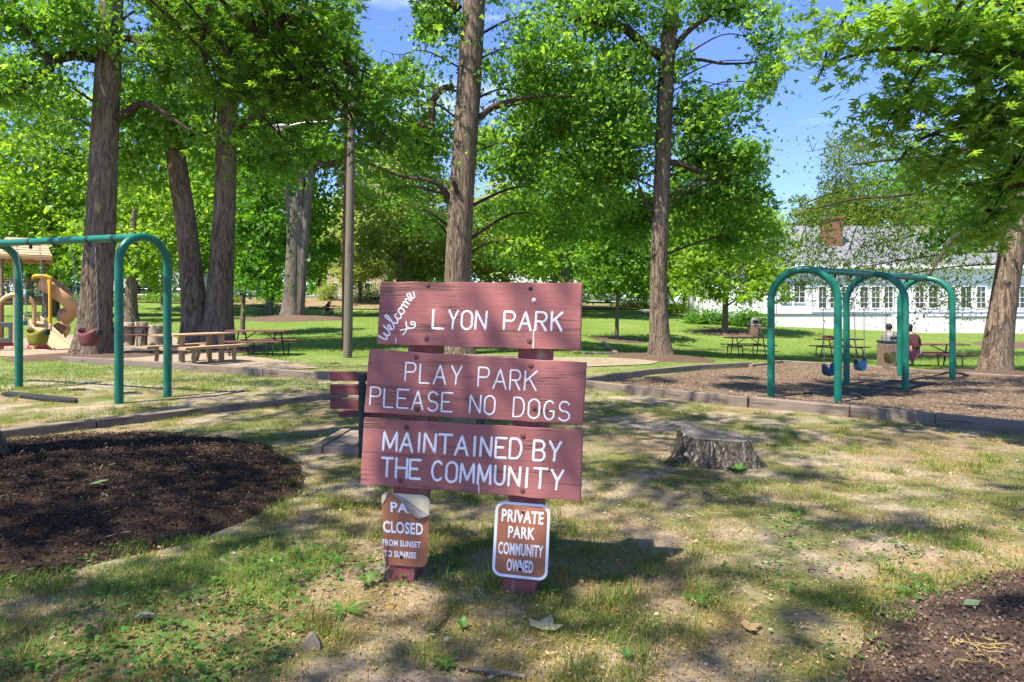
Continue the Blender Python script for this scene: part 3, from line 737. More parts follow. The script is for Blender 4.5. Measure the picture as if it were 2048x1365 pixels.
tree('slim_tall_tree', 'slender tall trunk in a mulch ring, right of the red wooden sign', [st(21.3, (1321, 716, .42), (1319, 680, .335), (1317, 600, .285), (1318, 500, .27), (1322, 400, .265), (1328, 250, .26), (1334, 120, .25), (1345, 0, .23), (1352, -200, .18), (1358, -420, .09))],
     [(1225, 150, 21, 80, 60, 32), (1255, 280, 21.5, 80, 60, 30), (1200, 350, 22, 80, 60, 26), (1400, 240, 21.5, 60, 50, 26), (1470, 330, 21.8, 70, 50, 28), (1420, 400, 22.5, 80, 50, 28), (1240, 20, 21, 100, 50, 34), (1440, -10, 21, 80, 40, 22), (1520, 80, 21, 50, 70, 18), (1535, 165, 21, 40, 36, 12), (1370, 130, 21, 35, 40, 8), (1300, -130, 21.5, 200, 90, 40), (1340, 200, 20.7, 30, 60, 7), (1300, 250, 20.8, 30, 40, 6), (1500, 380, 22, 50, 40, 14), (1440, 170, 21.3, 40, 30, 9), (1260, 430, 24, 80, 50, 18), (1330, -320, 21, 260, 110, 30), (1480, 470, 24, 70, 50, 18), (1500, 120, 21, 60, 20, 4), (1240, 250, 23.5, 130, 150, 40), (1440, 330, 24, 110, 110, 30), (1280, 450, 25.5, 100, 60, 20)],
     [[(1325, 112, 21.3, .18), (1290, 96, 21.2, .17), (1262, 66, 21.1, .16), (1215, 46, 21, .13), (1150, 40, 20.9, .08)], [(1345, 100, 21.3, .12), (1380, 60, 21.3, .09), (1430, 28, 21.3, .06), (1510, 8, 21.3, .035)], [(1345, 140, 21.3, .08), (1390, 120, 21.3, .06), (1450, 128, 21.3, .045), (1530, 124, 21.3, .02)],
      [(1338, 325, 21.3, .12), (1368, 330, 21, .10), (1400, 345, 20.9, .08)], [(1312, 440, 21.3, .06), (1290, 400, 21, .04), (1270, 350, 21, .025)], [(1335, 395, 21.3, .05), (1360, 380, 21, .035), (1420, 350, 21, .02)]], seed=15, thin=.6, rise=.25, shade_lobes=[((4.5, 24, 16), 4.2, 1.5, 26), ((3, 20, 15), 3.2, 1.3, 16), ((7.0, 23, 15), 3.2, 1.3, 14)])  # unseen top clumps added for lawn shade right of the sign
tree('leaning_tree', 'broad trunk leaning to the right beside the swings, at the right edge', [st(17.7, (1988, 752, .45), (1993, 715, .37), (2002, 640, .32), (2014, 560, .30), (2030, 460, .29), (2050, 340, .28), (2075, 180, .3), (2105, -20, .22), (2120, -250, .1))],
     [(1940, 450, 18.5, 60, 40, 12), (1990, 380, 19, 80, 50, 22), (1860, 330, 18, 80, 60, 12), (2080, 250, 18, 120, 90, 30), (2050, 60, 18, 200, 100, 36)],
     [[(2022, 416, 17.7, .085), (1985, 425, 17.3, .07), (1945, 448, 17, .06), (1904, 480, 16.8, .05), (1880, 515, 16.6, .04), (1858, 552, 16.5, .025)], [(2046, 290, 17.7, .09), (1960, 292, 17.4, .07), (1880, 310, 17.2, .055), (1800, 318, 17, .04), (1700, 330, 16.8, .02)],
      [(1960, 292, 17.4, .05), (1850, 380, 17, .035), (1700, 400, 16.8, .025), (1590, 430, 16.6, .012)]], seed=16, leaf='leaf_fresh', rise=.05, flare=.2)
# sparse small-leaved oak that hangs between the swings and the white house
tree('sparse_oak', 'airy olive oak with thin hanging twigs in front of the white house', [st(27, (2130, 722, .40), (2120, 600, .34), (2090, 420, .30), (2060, 250, .24), (2040, 80, .12))],
     [(1700, 370, 26, 110, 60, 40), (1640, 450, 26, 60, 50, 16), (1800, 420, 26, 110, 70, 44), (1700, 500, 26.5, 100, 50, 26), (1860, 520, 27, 80, 40, 18), (1720, 570, 26.5, 80, 40, 10), (1930, 400, 27, 90, 80, 34), (1640, 300, 25.5, 60, 50, 12), (1760, 300, 26, 90, 50, 24), (1640, 550, 26, 50, 40, 9), (1900, 590, 27, 60, 30, 8)],
     [[(2075, 340, 27, .14), (1980, 330, 26.8, .10), (1860, 345, 26.5, .07), (1740, 370, 26.2, .05), (1640, 395, 26, .03), (1590, 420, 26, .015)], [(1760, 365, 26.3, .03), (1720, 440, 26.2, .02), (1690, 520, 26.2, .012)], [(1850, 348, 26.5, .03), (1800, 460, 26.4, .02), (1775, 560, 26.3, .012)]],
     seed=17, leaf='leaf_willow', shape='narrow', size=.16, per=135, sig=.8, up=.3, droop=.8, twigs=True, rise=-.12, thin=.5)

# two trees whose trunks stand just outside the frame: their boughs hang into it and shade the foreground
tl = [Vector((ML[0] - .45, ML[1] - .05, 0))]
tree('shade_tree', 'dark shaded boughs hanging into the upper left, tree in the large mulch mound', [[('w', -4.62, 5.2, 0, .42), ('w', -4.7, 5.2, 1.0, .34), ('w', -4.75, 5.2, 3.5, .30), ('w', -4.6, 5.3, 6.5, .25), ('w', -4.5, 5.0, 9.5, .18), ('w', -4.6, 4.4, 12, .08)]],
     [(420, 70, 7.2, 110, 55, 14), (490, 150, 7.0, 100, 60, 16), (600, 50, 7.0, 110, 60, 16), (630, 190, 7.2, 90, 60, 15), (720, 260, 7.2, 70, 45, 9), (560, 270, 7.4, 70, 40, 9), (330, 20, 7, 90, 40, 8), (690, 130, 7.0, 80, 60, 10), (705, 225, 7.3, 40, 40, 5), (500, 10, 6.6, 140, 40, 12)],
     [[(300, -200, 6.5, .06), (440, -60, 6.8, .045), (560, 30, 7, .035), (620, 90, 7, .028), (680, 190, 7.1, .02), (720, 270, 7.2, .01)], [(420, 12, 6.8, .04), (405, 70, 6.9, .03), (410, 120, 7, .025), (430, 190, 7.1, .015), (425, 250, 7.1, .01)], [(500, 25, 6.9, .035), (520, 110, 7, .025), (505, 170, 7.1, .015)], [(610, 80, 7, .03), (640, 100, 7.1, .02), (740, 150, 7.2, .01)]],
     seed=21, high=.65, rise=-.55, thin=.45, leaf='leaf_dark', shape='oak', size=.125, per=44, sig=.28, up=.6, droop=.5, flare=.5, clear=False,
     shade_lobes=[((-7.2, 1.2, 10.5), 3.2, 1.2, 34), ((-3.6, 1.0, 11), 2.8, 1.2, 26), ((-5.2, -1.6, 10.4), 2.8, 1.1, 28), ((-7.4, 4.6, 10.6), 3.0, 1.2, 30), ((-2.2, 3.2, 11.5), 2.4, 1.0, 24), ((-1.0, 6.5, 11), 2.6, 1.0, 22), ((-9.5, 8.5, 10.5), 2.8, 1.1, 22), ((-8.5, 12, 11), 2.6, 1.0, 16), ((-3.8, 9.8, 11.5), 2.8, 1.0, 20), ((-5.5, 3.4, 12), 2.6, 1.0, 18), ((-3.0, -1.5, 11), 2.4, 1.0, 18), ((-3.2, 5.5, 7.6), 2.4, 1.0, 20), ((-5.8, 3.2, 7.2), 2.4, 1.1, 17), ((-4.2, 2.0, 8.2), 2.2, .9, 14), ((-2.0, 4.0, 8.5), 1.8, .8, 9), ((-6.5, 6.5, 7.5), 2.6, 1.2, 20), ((-4.5, 7.8, 8.8), 2.4, 1.0, 14), ((-6.5, .6, 7.8), 2.4, .9, 14), ((-1.6, 6.6, 7.4), 1.5, .6, 7)])  # overhead clumps out of view, added and placed to dapple the foreground
tree('bright_oak', 'sunlit pale green boughs hanging into the upper right, close to the camera', [[('w', 4.15, 2.3, 0, .34), ('w', 4.2, 2.3, 1.0, .28), ('w', 4.3, 2.4, 3.5, .25), ('w', 4.5, 2.6, 6.5, .2), ('w', 4.6, 2.9, 9.5, .1)]],
     [(1700, 80, 7.0, 80, 55, 8), (1850, 60, 6.5, 120, 60, 16), (1990, 90, 6.2, 110, 80, 18), (1820, 190, 6.9, 90, 45, 11), (1960, 230, 6.5, 110, 60, 15), (1880, 330, 7.2, 80, 50, 9), (2030, 340, 6.5, 80, 60, 12), (1650, 130, 7.4, 40, 40, 4), (1980, 430, 7.0, 70, 40, 6), (2080, 180, 6, 80, 120, 12), (1760, 270, 7.2, 50, 30, 4)],
     [[(2300, 60, 5, .08), (2150, 100, 5.6, .06), (2000, 110, 6.1, .05), (1880, 100, 6.4, .035), (1760, 100, 6.8, .02), (1660, 125, 7.2, .01)], [(2200, 250, 5.6, .05), (2060, 250, 6.2, .04), (1940, 250, 6.6, .03), (1840, 280, 7, .015), (1790, 330, 7.2, .008)], [(2150, 380, 6, .04), (2030, 370, 6.5, .03), (1920, 370, 7, .015)]],
     seed=22, high=.8, kmul=.85, rise=-.5, thin=.45, leaf='leaf_oak', shape='oak', size=.15, per=60, sig=.26, up=.6, droop=.6, flare=.5, clear=False,
     shade_lobes=[((4.0, .4, 7.0), 2.2, .9, 16), ((3.4, 5.0, 9.0), 2.2, .8, 14), ((2.0, 2.4, 9.5), 2.2, .8, 6), ((1.2, 7.0, 10.5), 2.4, .9, 8), ((3.0, 9.8, 11.2), 3.0, 1.0, 40), ((6.2, 10.6, 11.5), 3.0, 1.0, 36), ((.2, 10.2, 11.8), 2.6, 1.0, 26), ((8.5, 8.5, 10.5), 2.6, 1.0, 24), ((.5, .2, 10), 2.0, .8, 12), ((6.4, 7.8, 10), 2.4, .9, 8)])  # crown stretched out of view with added clumps to shade pit and foreground

# ------------------------------------------------------------------ trees in the middle distance
tree('young_tree', 'young thin stemmed tree between the red sign and the slender tall trunk', [st(33, (1233, 683, .11), (1234, 640, .095), (1236, 580, .085), (1240, 500, .07), (1242, 420, .03))],
     [(1235, 540, 33, 55, 35, 30), (1200, 500, 33, 45, 40, 24), (1280, 510, 33, 45, 40, 24), (1240, 450, 33, 55, 50, 34), (1190, 570, 33, 36, 26, 12), (1290, 570, 33, 30, 25, 10)], bark='bark_thin', size=.17, per=60, sig=.45, seed=31, flare=.2)
tree('ornamental_tree', 'yellowish green spreading tree left of the white house', [st(38, (1450, 668, .20), (1450, 640, .17), (1452, 590, .16), (1458, 520, .12), (1460, 430, .05))],
     [(1400, 520, 37.5, 60, 45, 34), (1470, 480, 38, 70, 50, 40), (1520, 540, 37, 50, 40, 24), (1430, 570, 37.5, 70, 30, 26), (1540, 470, 38, 40, 45, 18), (1410, 440, 38.5, 60, 45, 26), (1520, 580, 36.5, 50, 24, 14), (1500, 410, 38, 45, 40, 18), (1560, 510, 37, 30, 40, 9)], bark='bark_thin', leaf='leaf_bright', size=.18, per=60, sig=.5, seed=32, flare=.2)
tree('young_maple', 'small bright green tree with a thin stem behind the red picnic table', [st(31, (485, 668, .12), (486, 630, .10), (488, 580, .095), (500, 500, .07), (510, 400, .03))],
     [(530, 470, 31, 60, 50, 40), (490, 530, 31, 45, 40, 26), (570, 520, 30.5, 40, 40, 24), (520, 400, 31, 50, 45, 30), (540, 560, 30.5, 50, 26, 18), (500, 440, 31.5, 40, 40, 20), (520, 350, 31, 30, 25, 10)], bark='bark_thin', leaf='leaf_fresh', size=.16, per=64, sig=.42, seed=33, flare=.2)
tree('shade_maple', 'dull short trunk seen behind the upright cut logs, under low leaves', [st(39, (262, 643, .42), (262, 600, .34), (264, 560, .32), (266, 500, .26), (268, 420, .1))],
     [(260, 520, 39, 60, 36, 22), (310, 480, 40, 60, 50, 26), (220, 470, 40, 60, 60, 26), (290, 400, 41, 70, 50, 26), (340, 540, 41, 50, 30, 14)], size=.22, per=50, sig=.6, seed=34, leaf='leaf_bright', flare=.3)
tree('broad_maple', 'wide sunlit yellow green tree filling the left edge behind the playground', [st(46, (105, 655, .45), (105, 600, .4), (100, 500, .35), (95, 350, .2), (90, 200, .1))],
     [(60, 300, 45, 110, 60, 44), (0, 400, 44, 90, 60, 40), (110, 420, 45, 90, 60, 44), (150, 300, 46, 70, 60, 30), (40, 500, 44, 100, 45, 40), (150, 520, 45, 60, 40, 22), (80, 200, 46, 110, 60, 36), (-60, 300, 45, 90, 90, 34), (150, 220, 46, 60, 50, 18), (250, 350, 48, 60, 70, 24), (250, 460, 48, 70, 50, 22), (340, 420, 50, 50, 60, 18)], size=.26, per=56, sig=.75, seed=35, leaf='leaf_bright', twigs=False)

# far trees: three crowns built once, then copied
def proto(name, seed, leaf, h=16, w=6, clumps=150, per=110, size=.36, bark='bark_grey'):
    rng = np.random.default_rng(seed); rnd = random.Random(seed)
    t = empty(name, (0, 0, 0)); b = MB()
    b.tube([(0, 0, -.8), (0, 0, h * .15), (.1, 0, h * .4), (0, .1, h * .8)], [.34, .28, .2, .05], 10)
    cl = []
    for k in range(9):
        z = h * (.30 + .65 * k / 9); a = k * 2.4; r = w * .6 * math.sin(math.pi * (.15 + .8 * k / 9)) ** .7
        c = Vector((r * math.cos(a), r * math.sin(a), z)); b.tube([(0, 0, z * .7), c * .5 + Vector((0, 0, z * .42)), c], [.12, .07, .02], 6)
        n = clumps // 9; u = rng.normal(size=(n, 3)); u /= np.linalg.norm(u, axis=1, keepdims=True)
        cl.append(np.array(c) + u * (rng.random(n)[:, None] ** .45) * np.array([w * .52, w * .52, h * .14]))
    C = np.concatenate(cl); n = len(C)
    b.build('trunk', M[bark], t, smooth=70)
    A = (C[:, None] + rng.normal(size=(n, per, 3)) * np.array([.75, .75, .45]) * rng.uniform(.6, 1.3, (n, 1, 1))).reshape(-1, 3)
    ti = np.clip(np.repeat(rng.random(n), per) * .5 + rng.random(n * per) * .5, 0, 1)
    V, f, k = leaf_cloud(A, size, 'one', None, .5, .3, rng)
    link_mesh('crown', np_mesh('crown', V, f, k, 1, ti), M[leaf], t)
    return t
PR = [proto('far_tree', 41, 'leaf_pale'), proto('far_tree', 42, 'leaf_maple'), proto('far_tree', 43, 'leaf_bright'), proto('far_tree', 44, 'leaf_willow')]
used = [False] * 4
FAR = [  # px of the stem, distance, kind, height, width scale, label
    (690, 92, 0, 15, 1.1, 'pale greyish tree beyond the road, just right of the two wooden poles'),
    (780, 88, 0, 17, 1.2, 'pale greyish tree beyond the road, left of the red sign and its tree'),
    (850, 62, 0, 11, .9, 'pale blossoming tree behind the straight trunk, on its left side'),
    (1010, 64, 0, 12, 1.0, 'pale tree low behind the sign tree, on its right side'),
    (1110, 60, 1, 12, .9, 'mid green tree behind the red sign, above its upper right corner'),
    (1180, 84, 1, 17, 1.1, 'mid green tree beyond the road above the silver car'),
    (1290, 66, 2, 11, .9, 'yellowish tree behind the slender tall trunk'),
    (1370, 62, 2, 10, .8, 'yellowish rounded tree beside the pale path'),
    (1440, 78, 1, 14, 1.0, 'darker tree behind the ornamental tree, left of the house roof'),
    (640, 88, 2, 13, 1.0, 'bright tree beyond the road, behind the forked trunk on its right'),
    (480, 82, 2, 15, 1.1, 'bright tree beyond the road, between the twin trunks and forked trunk'),
    (400, 92, 1, 18, 1.2, 'green tree beyond the road behind the twin trunks'),
    (300, 72, 2, 12, 1.0, 'bright tree behind the left swing arch, beyond the cut logs'),
    (200, 84, 1, 18, 1.3, 'green tree beyond the road behind the thick left trunk'),
    (540, 52, 1, 19, 1.1, 'tall green tree between the twin trunks and the forked trunk'),
    (1130, 50, 2, 19, 1.1, 'tall bright tree behind the sign, between its straight trunk and the slender one'),
    (330, 56, 2, 20, 1.1, 'tall bright tree behind the left swing arch and the twin trunks'),
    (800, 56, 0, 17, 1.0, 'tall pale tree between the wooden poles and the straight sign trunk'),
    (1400, 56, 1, 15, .9, 'tall green tree right behind the slender trunk'),
    (60, 74, 1, 15, 1.2, 'darker green tree behind the play tower'),
    (-60, 66, 2, 15, 1.2, 'bright tree cut by the left edge, behind the play tower'),
    (1650, 76, 3, 14, 1.0, 'olive tree rising behind the brick chimney'),
    (1760, 70, 3, 12, 1.0, 'olive tree behind the house roof, right of the chimney'),
    (1880, 66, 1, 13, 1.0, 'green tree behind the right part of the house roof'),
    (2000, 56, 1, 11, .9, 'green tree at the right end of the house, beside the leaning trunk'),
    (2110, 55, 2, 11, .9, 'yellowish tree cut by the right edge, near the house'),
    (720, 70, 0, 9, .7, 'small pale tree on the bank left of the red sign'),
    (1540, 80, 2, 11, .9, 'yellowish tree behind the left end of the house'),
]
for px, d, k, h, w, lab in FAR:
    o = PR[k] if not used[k] else copy_tree(PR[k]); used[k] = True
    x = (px - 1024) / F * d
    o.location = (x, d, tz(x, d)); o.rotation_euler.z = random.uniform(0, 6.28); o.scale = (w, w, h / 16)
    tag(o, lab, 'tree', 'trees in the far background')
# the wood beyond the street reads as one mass
rng = np.random.default_rng(50)
n = 2600; bx = rng.uniform(-130, 120, n); by = rng.uniform(112, 135, n)
hh = 9 + 9 * fbm(bx * .06, by * .06); bz = TZ(bx, by) + hh * rng.random(n) ** .7
A = (np.stack([bx, by, bz], 1)[:, None] + rng.normal(size=(n, 34, 3)) * np.array([1.6, 1.2, .9])).reshape(-1, 3)
A = A[prune(A, rng, False)]
ti = np.clip(fbm(A[:, 0] * .25, A[:, 2] * .3) * .9 + rng.random(len(A)) * .3 - .1, 0, 1)
V, f, k = leaf_cloud(A, .85, 'one', None, .45, .3, rng)
tag(link_mesh('far_woods', np_mesh('far_woods', V, f, k, 1, ti), M['leaf_maple']), kind='stuff')
# ------------------------------------------------------------------ the red park sign
TH, LB = R(13), R(4.5)                    # yaw of the sign (right end nearer), backward lean
S0 = Vector((-.275, 3.235, 0))
SU = Vector((math.cos(TH), -math.sin(TH), 0))
SNh = Vector((-math.sin(TH), -math.cos(TH), 0))
SV = Vector((0, 0, 1)) * math.cos(LB) - SNh * math.sin(LB)
SN = SU.cross(SV)
if SN.y > 0: SN = -SN
EYEP = Vector((0, 0, EYE))
def R_(px, py, off=0.0):
    """point of the sign's face (moved off m towards the viewer) seen at a photo pixel"""
    d = P(px, py, 1.0) - EYEP; o = S0 + SN * off
    return EYEP + d * ((o - EYEP).dot(SN) / d.dot(SN))
sign = empty('park_sign', (S0.x, S0.y, tz(S0.x, S0.y)), 'weathered dark red wooden park sign of three boards with white hand lettering', 'sign')
Z1 = lambda x, y: (640 + x / 3.4133, 540 + y / 3.4133)      # positions read in two enlarged views
Z2 = lambda x, y: (640 + x / 3.4133, 840 + y / 3.4133)

def post(a, b, c, d, lab=None):
    m = MB()
    top, bot = 582, None
    fr = [R_(*a, -.040), R_(*b, -.040), R_(*d, -.040), R_(*c, -.040)]   # TL TR BR BL
    dn = (fr[3] - fr[0]).normalized(); dn2 = (fr[2] - fr[1]).normalized()
    fr[3] = fr[3] + dn * .14; fr[2] = fr[2] + dn2 * .14
    m.prism(fr, -SN * .135)
    return m.build('post', M['sign_post'], sign, smooth=30, bevel=.006)
def xl(p, q, y): return (p[0] + (q[0] - p[0]) * (y - p[1]) / (q[1] - p[1]), y)
for (l0, l1, r0, r1, yb) in (((816, 693), (766.6, 1165), (873, 693), (827.5, 1165), 1168), ((1035.5, 715), (1003, 1199), (1098.5, 715), (1070.7, 1199), 1200)):
    post(xl(l0, l1, 585), xl(r0, r1, 585), xl(l0, l1, yb), xl(r0, r1, yb))

def board(corners, seed, thick=.036, lab=None):
    rnd = random.Random(seed); pts = []
    for i in range(4):
        a, b = Vector((*corners[i], 0)), Vector((*corners[(i + 1) % 4], 0)); n = 26 if i % 2 == 0 else 9
        for k in range(n):
            t = k / n; p = a.lerp(b, t); j = .55 if k else 0
            pts.append(R_(p.x + rnd.uniform(-j, j) * .6, p.y + rnd.uniform(-j, j) + (0 if k == 0 else .5 * math.sin(k * .9 + seed)), 0))
    m = MB(); m.prism(pts, -SN * thick)
    o = m.build('board', M['sign'], sign, smooth=30, bevel=.0025)
    # wood grain runs along the board: give the texture the board's own axes
    q = Matrix((SU, -SN, SV)).transposed().to_quaternion()
    o.rotation_mode = 'QUATERNION'; o.rotation_quaternion = q
    o.data.transform(q.to_matrix().to_4x4().inverted())
    o.location = (random.uniform(-.001, .001), 0, 0)
    if lab: o['label'] = lab
    return o
def sub(m, name, mat, parent, **kw):
    """sub-part of a board: the mesh is brought into the board's rotated frame"""
    o = m.build(name, mat, None, **kw)
    o.data.transform(parent.matrix_basis.inverted() @ Matrix.Translation(-sign.location))
    o.parent = parent
    return o
B1 = board([Z1(412, 82), Z1(1788, 90), Z1(1775, 550), Z1(388, 508)], 1, lab='top board reading Welcome to Lyon Park')
B2 = board([Z1(335, 543), Z1(1817, 632), Z1(1790, 1057), Z1(300, 975)], 2, lab='middle board reading Play Park please no dogs')
B3 = board([Z2(298, -15), Z2(1790, 72), Z2(1775, 558), Z2(273, 440)], 3, lab='bottom board reading Maintained by the community')

def arc(cx, cy, rx, ry, a0, a1, n=12): return [(cx + rx * math.cos(R(a0 + (a1 - a0) * k / n)), cy + ry * math.sin(R(a0 + (a1 - a0) * k / n))) for k in range(n + 1)]
_P = [(0, 0), (0, 1), (.55, 1)] + arc(.62, .74, .38, .26, 80, -80, 8) + [(.5, .48), (0, .48)]
GL = {'L': [[(0, 1), (0, 0), (1, 0)]], 'Y': [[(0, 1), (.52, .46)], [(1, 1), (.5, .42), (.46, 0)]],
      'O': [arc(.5, .70, .5, .30, 0, 180, 10) + arc(.5, .30, .5, .30, 180, 360, 10) + [(1, .7)]], 'N': [[(0, 0), (.02, 1), (.96, 0), (1, 1)]],
      'P': [_P], 'A': [[(0, 0), (.5, 1), (1, 0)], [(.2, .36), (.8, .36)]], 'R': [_P, [(.48, .48), (1, 0)]], 'K': [[(0, 0), (0, 1)], [(1, 1), (.03, .46)], [(.34, .64), (1, 0)]],
      'E': [[(1, 1), (0, 1), (0, 0), (1, 0)], [(0, .52), (.72, .52)]], 'S': [arc(.5, .74, .46, .26, 25, 250, 10) + arc(.5, .25, .5, .25, 80, -155, 10)],
      'D': [[(0, 0), (0, 1), (.45, 1)] + arc(.5, .5, .5, .5, 75, -75, 10) + [(.45, 0), (0, 0)]], 'G': [arc(.52, .5, .52, .5, 50, 320, 16) + [(.96, .46), (.55, .46)]],
      'M': [[(0, 0), (.04, 1), (.5, .12), (.96, 1), (1, 0)]], 'I': [[(.5, 1), (.5, 0)]], 'T': [[(0, 1), (1, 1)], [(.5, 1), (.5, 0)]],
      'B': [[(0, 0), (0, 1), (.5, 1)] + arc(.55, .76, .38, .24, 80, -80, 8) + [(.5, .52), (0, .52)], [(.5, .52)] + arc(.55, .26, .45, .26, 80, -80, 8) + [(.5, 0), (0, 0)]],
      'U': [[(0, 1), (0, .32)] + arc(.5, .30, .5, .30, 180, 360, 10) + [(1, 1)]], 'C': [arc(.52, .5, .52, .5, 48, 312, 16)], 'H': [[(0, 0), (0, 1)], [(1, 0), (1, 1)], [(0, .52), (1, .52)]]}
def paint(m, pts, w, off=.0005, jit=.05):
    """one brushed stroke of paint: pts in photo pixels on the sign's face, w = width in px"""
    a = []
    for i in range(len(pts) - 1):
        p, q = Vector((*pts[i], 0)), Vector((*pts[i + 1], 0)); n = max(1, int((q - p).length / 2.6))
        a += [p.lerp(q, k / n) for k in range(n)]
    a.append(Vector((*pts[-1], 0)))
    k = len(m.v)
    wp = [R_(p.x, p.y, off) for p in a]
    d0 = (wp[1] - wp[0]).normalized(); d1 = (wp[-1] - wp[-2]).normalized()
    r = w / F * 3.2 / 2
    wp = [wp[0] - d0 * r * .7] + wp + [wp[-1] + d1 * r * .7]
    rr = [r * .45] + [r * (1 + random.uniform(-jit, jit) * 2) for _ in a] + [r * .45]
    m.tube(wp, rr, 8)
    o = S0 + SN * off
    for i in range(k, len(m.v)):
        v = Vector(m.v[i]); h = (v - o).dot(SN); m.v[i] = tuple(v - SN * h * .72)
def write(m, Zf, items, w, slant=.055, droop=.05):
    for ch, x0, x1, yt, yb in items:
        for stroke in GL[ch]:
            pts = []
            for u, v in stroke:
                x = x0 + (x1 - x0) * u + slant * (yb - yt) * (v - .5); y = yb - (yb - yt) * v + droop * (x1 - x0) * (u - .5)
                pts.append(Zf(x, y))
            paint(m, pts, w)
m = MB()
write(m, Z1, [('L', 772, 846, 276, 402), ('Y', 880, 940, 279, 403), ('O', 968, 1038, 282, 407), ('N', 1064, 1136, 284, 406), ('P', 1258, 1330, 288, 408), ('A', 1362, 1442, 290, 414), ('R', 1474, 1546, 291, 414), ('K', 1582, 1652, 291, 415)], 4.9)
paint(m, [Z1(1459, 408), Z1(1457, 480), Z1(1456, 536)], 2.2); paint(m, [Z1(518, 468), Z1(518, 500)], 1.6)
sub(m, 'lettering', M['white'], B1, smooth=50)
def cursive(m, o, e, glyphs, w):
    ex, ey = e; px_, py_ = ey, -ex        # up-direction of the letters
    for s0, pts in glyphs:
        q = [Vector((s0 + a, b, 0)) for a, b in pts]; c = catmull(q, 5)
        paint(m, [Z1(o[0] + c_.x * ex + c_.y * px_, o[1] + c_.x * ey + c_.y * py_) for c_ in c], w, jit=.08)
m = MB(); e = (.545, -.838)
cursive(m, (462, 470), e, [(-18, [(0, 62), (2, 20), (14, 2), (30, 22), (33, 45), (36, 15), (48, 2), (66, 24), (74, 66), (82, 70)]),
                           (62, [(0, 12), (16, 26), (22, 42), (10, 48), (2, 28), (10, 6), (28, 6), (42, 24)]),
                           (104, [(0, 24), (22, 66), (26, 96), (14, 96), (8, 50), (14, 8), (28, 4), (42, 18)]),
                           (146, [(30, 40), (16, 46), (4, 26), (12, 4), (30, 4), (42, 16)]),
                           (190, [(24, 44), (6, 40), (2, 14), (18, 2), (34, 14), (34, 36), (22, 44), (40, 40), (52, 40)]),
                           (240, [(0, 38), (10, 42), (12, 2), (14, 32), (28, 44), (36, 30), (36, 2), (40, 32), (54, 44), (62, 30), (62, 6), (74, 8)]),
                           (312, [(0, 8), (20, 26), (26, 46), (12, 54), (4, 32), (12, 6), (30, 4), (50, 26)])], 3.3)
cursive(m, (578, 440), (.62, -.785), [(0, [(2, 40), (28, 18), (52, -2)]), (0, [(-12, 6), (30, 8), (72, 44)]), (48, [(0, 10), (14, -14), (34, -24), (52, -12), (56, 6), (42, 16), (34, 0), (46, -10)])], 3.0)
sub(m, 'handwriting', M['white'], B1, smooth=50)
m = MB()
write(m, Z1, [('P', 584, 653, 636, 758), ('L', 683, 748, 648, 774), ('A', 778, 860, 652, 781), ('Y', 897, 966, 658, 783), ('P', 1082, 1154, 668, 797), ('A', 1186, 1272, 680, 813), ('R', 1299, 1367, 686, 820), ('K', 1400, 1478, 692, 823)], 3.5)
sub(m, 'lettering', M['white'], B2, smooth=50); m = MB()
write(m, Z1, [
              ('P', 344, 412, 803, 924), ('L', 438, 500, 815, 938), ('E', 529, 604, 818, 943), ('A', 629, 705, 828, 957), ('S', 737, 804, 834, 964), ('E', 832, 904, 841, 968), ('N', 1024, 1097, 856, 978), ('O', 1124, 1193, 861, 988), ('D', 1322, 1394, 873, 1004), ('O', 1424, 1498, 885, 1014), ('G', 1529, 1601, 896, 1024), ('S', 1631, 1704, 901, 1032)], 3.5)
sub(m, 'lettering', M['white'], B2, smooth=50)
m = MB()
write(m, Z2, [('M', 434, 526, 84, 210), ('A', 550, 633, 90, 218), ('I', 668, 687, 90, 218), ('N', 713, 790, 95, 222), ('T', 810, 900, 102, 230), ('A', 925, 1010, 112, 242), ('I', 1048, 1063, 116, 246), ('N', 1098, 1170, 119, 248), ('E', 1200, 1273, 127, 260), ('D', 1298, 1375, 131, 266), ('B', 1460, 1535, 145, 279), ('Y', 1567, 1643, 150, 282)], 5.3)
sub(m, 'lettering', M['white'], B3, smooth=50); m = MB()
write(m, Z2, [
              ('T', 420, 496, 262, 388), ('H', 520, 594, 266, 396), ('E', 614, 686, 275, 402), ('C', 766, 838, 285, 414), ('O', 863, 935, 290, 425), ('M', 960, 1051, 299, 428), ('M', 1080, 1165, 305, 438), ('U', 1195, 1260, 316, 443), ('N', 1290, 1365, 324, 452), ('I', 1405, 1420, 332, 463), ('T', 1460, 1549, 335, 468), ('Y', 1580, 1659, 345, 478)], 5.3)
paint(m, [Z2(1083, 442), Z2(1084, 498)], 2.4)
sub(m, 'lettering', M['white'], B3, smooth=50)
AX = Matrix((SU, SV.cross(SU), SV)).transposed()
def disc_bolt(p, r, h=.004):
    m = MB(); ax = Matrix((SU, SV, SN)).transposed()
    m.lathe(p - SN * .004, [(r * 1.25, 0), (r * 1.25, .0045), (r, .005), (r * .95, .005 + h * .6), (r * .6, .005 + h), (.0001, .005 + h)], 14, ax); return m
for Bd, pts in ((B1, [Z1(735, 107), Z1(727, 470), Z1(1430, 487)]), (B2, [Z1(657, 597), Z1(1440, 655), Z1(663, 953), Z1(1462, 943)]), (B3, [Z2(590, 52), Z2(1387, 112), Z2(550, 415), Z2(1382, 482)])):
    for p in pts: sub(disc_bolt(R_(*p), .0115), 'bolt', M['bolt'], Bd, smooth=40)
sub(disc_bolt(R_(*Z1(1437, 130)), .009, .001), 'bolt_hole', M['rubber'], B1); o = sub(disc_bolt(R_(*Z1(1460, 207)), .009, .006), 'bolt', M['white'], B1); o['label'] = 'white nail head'

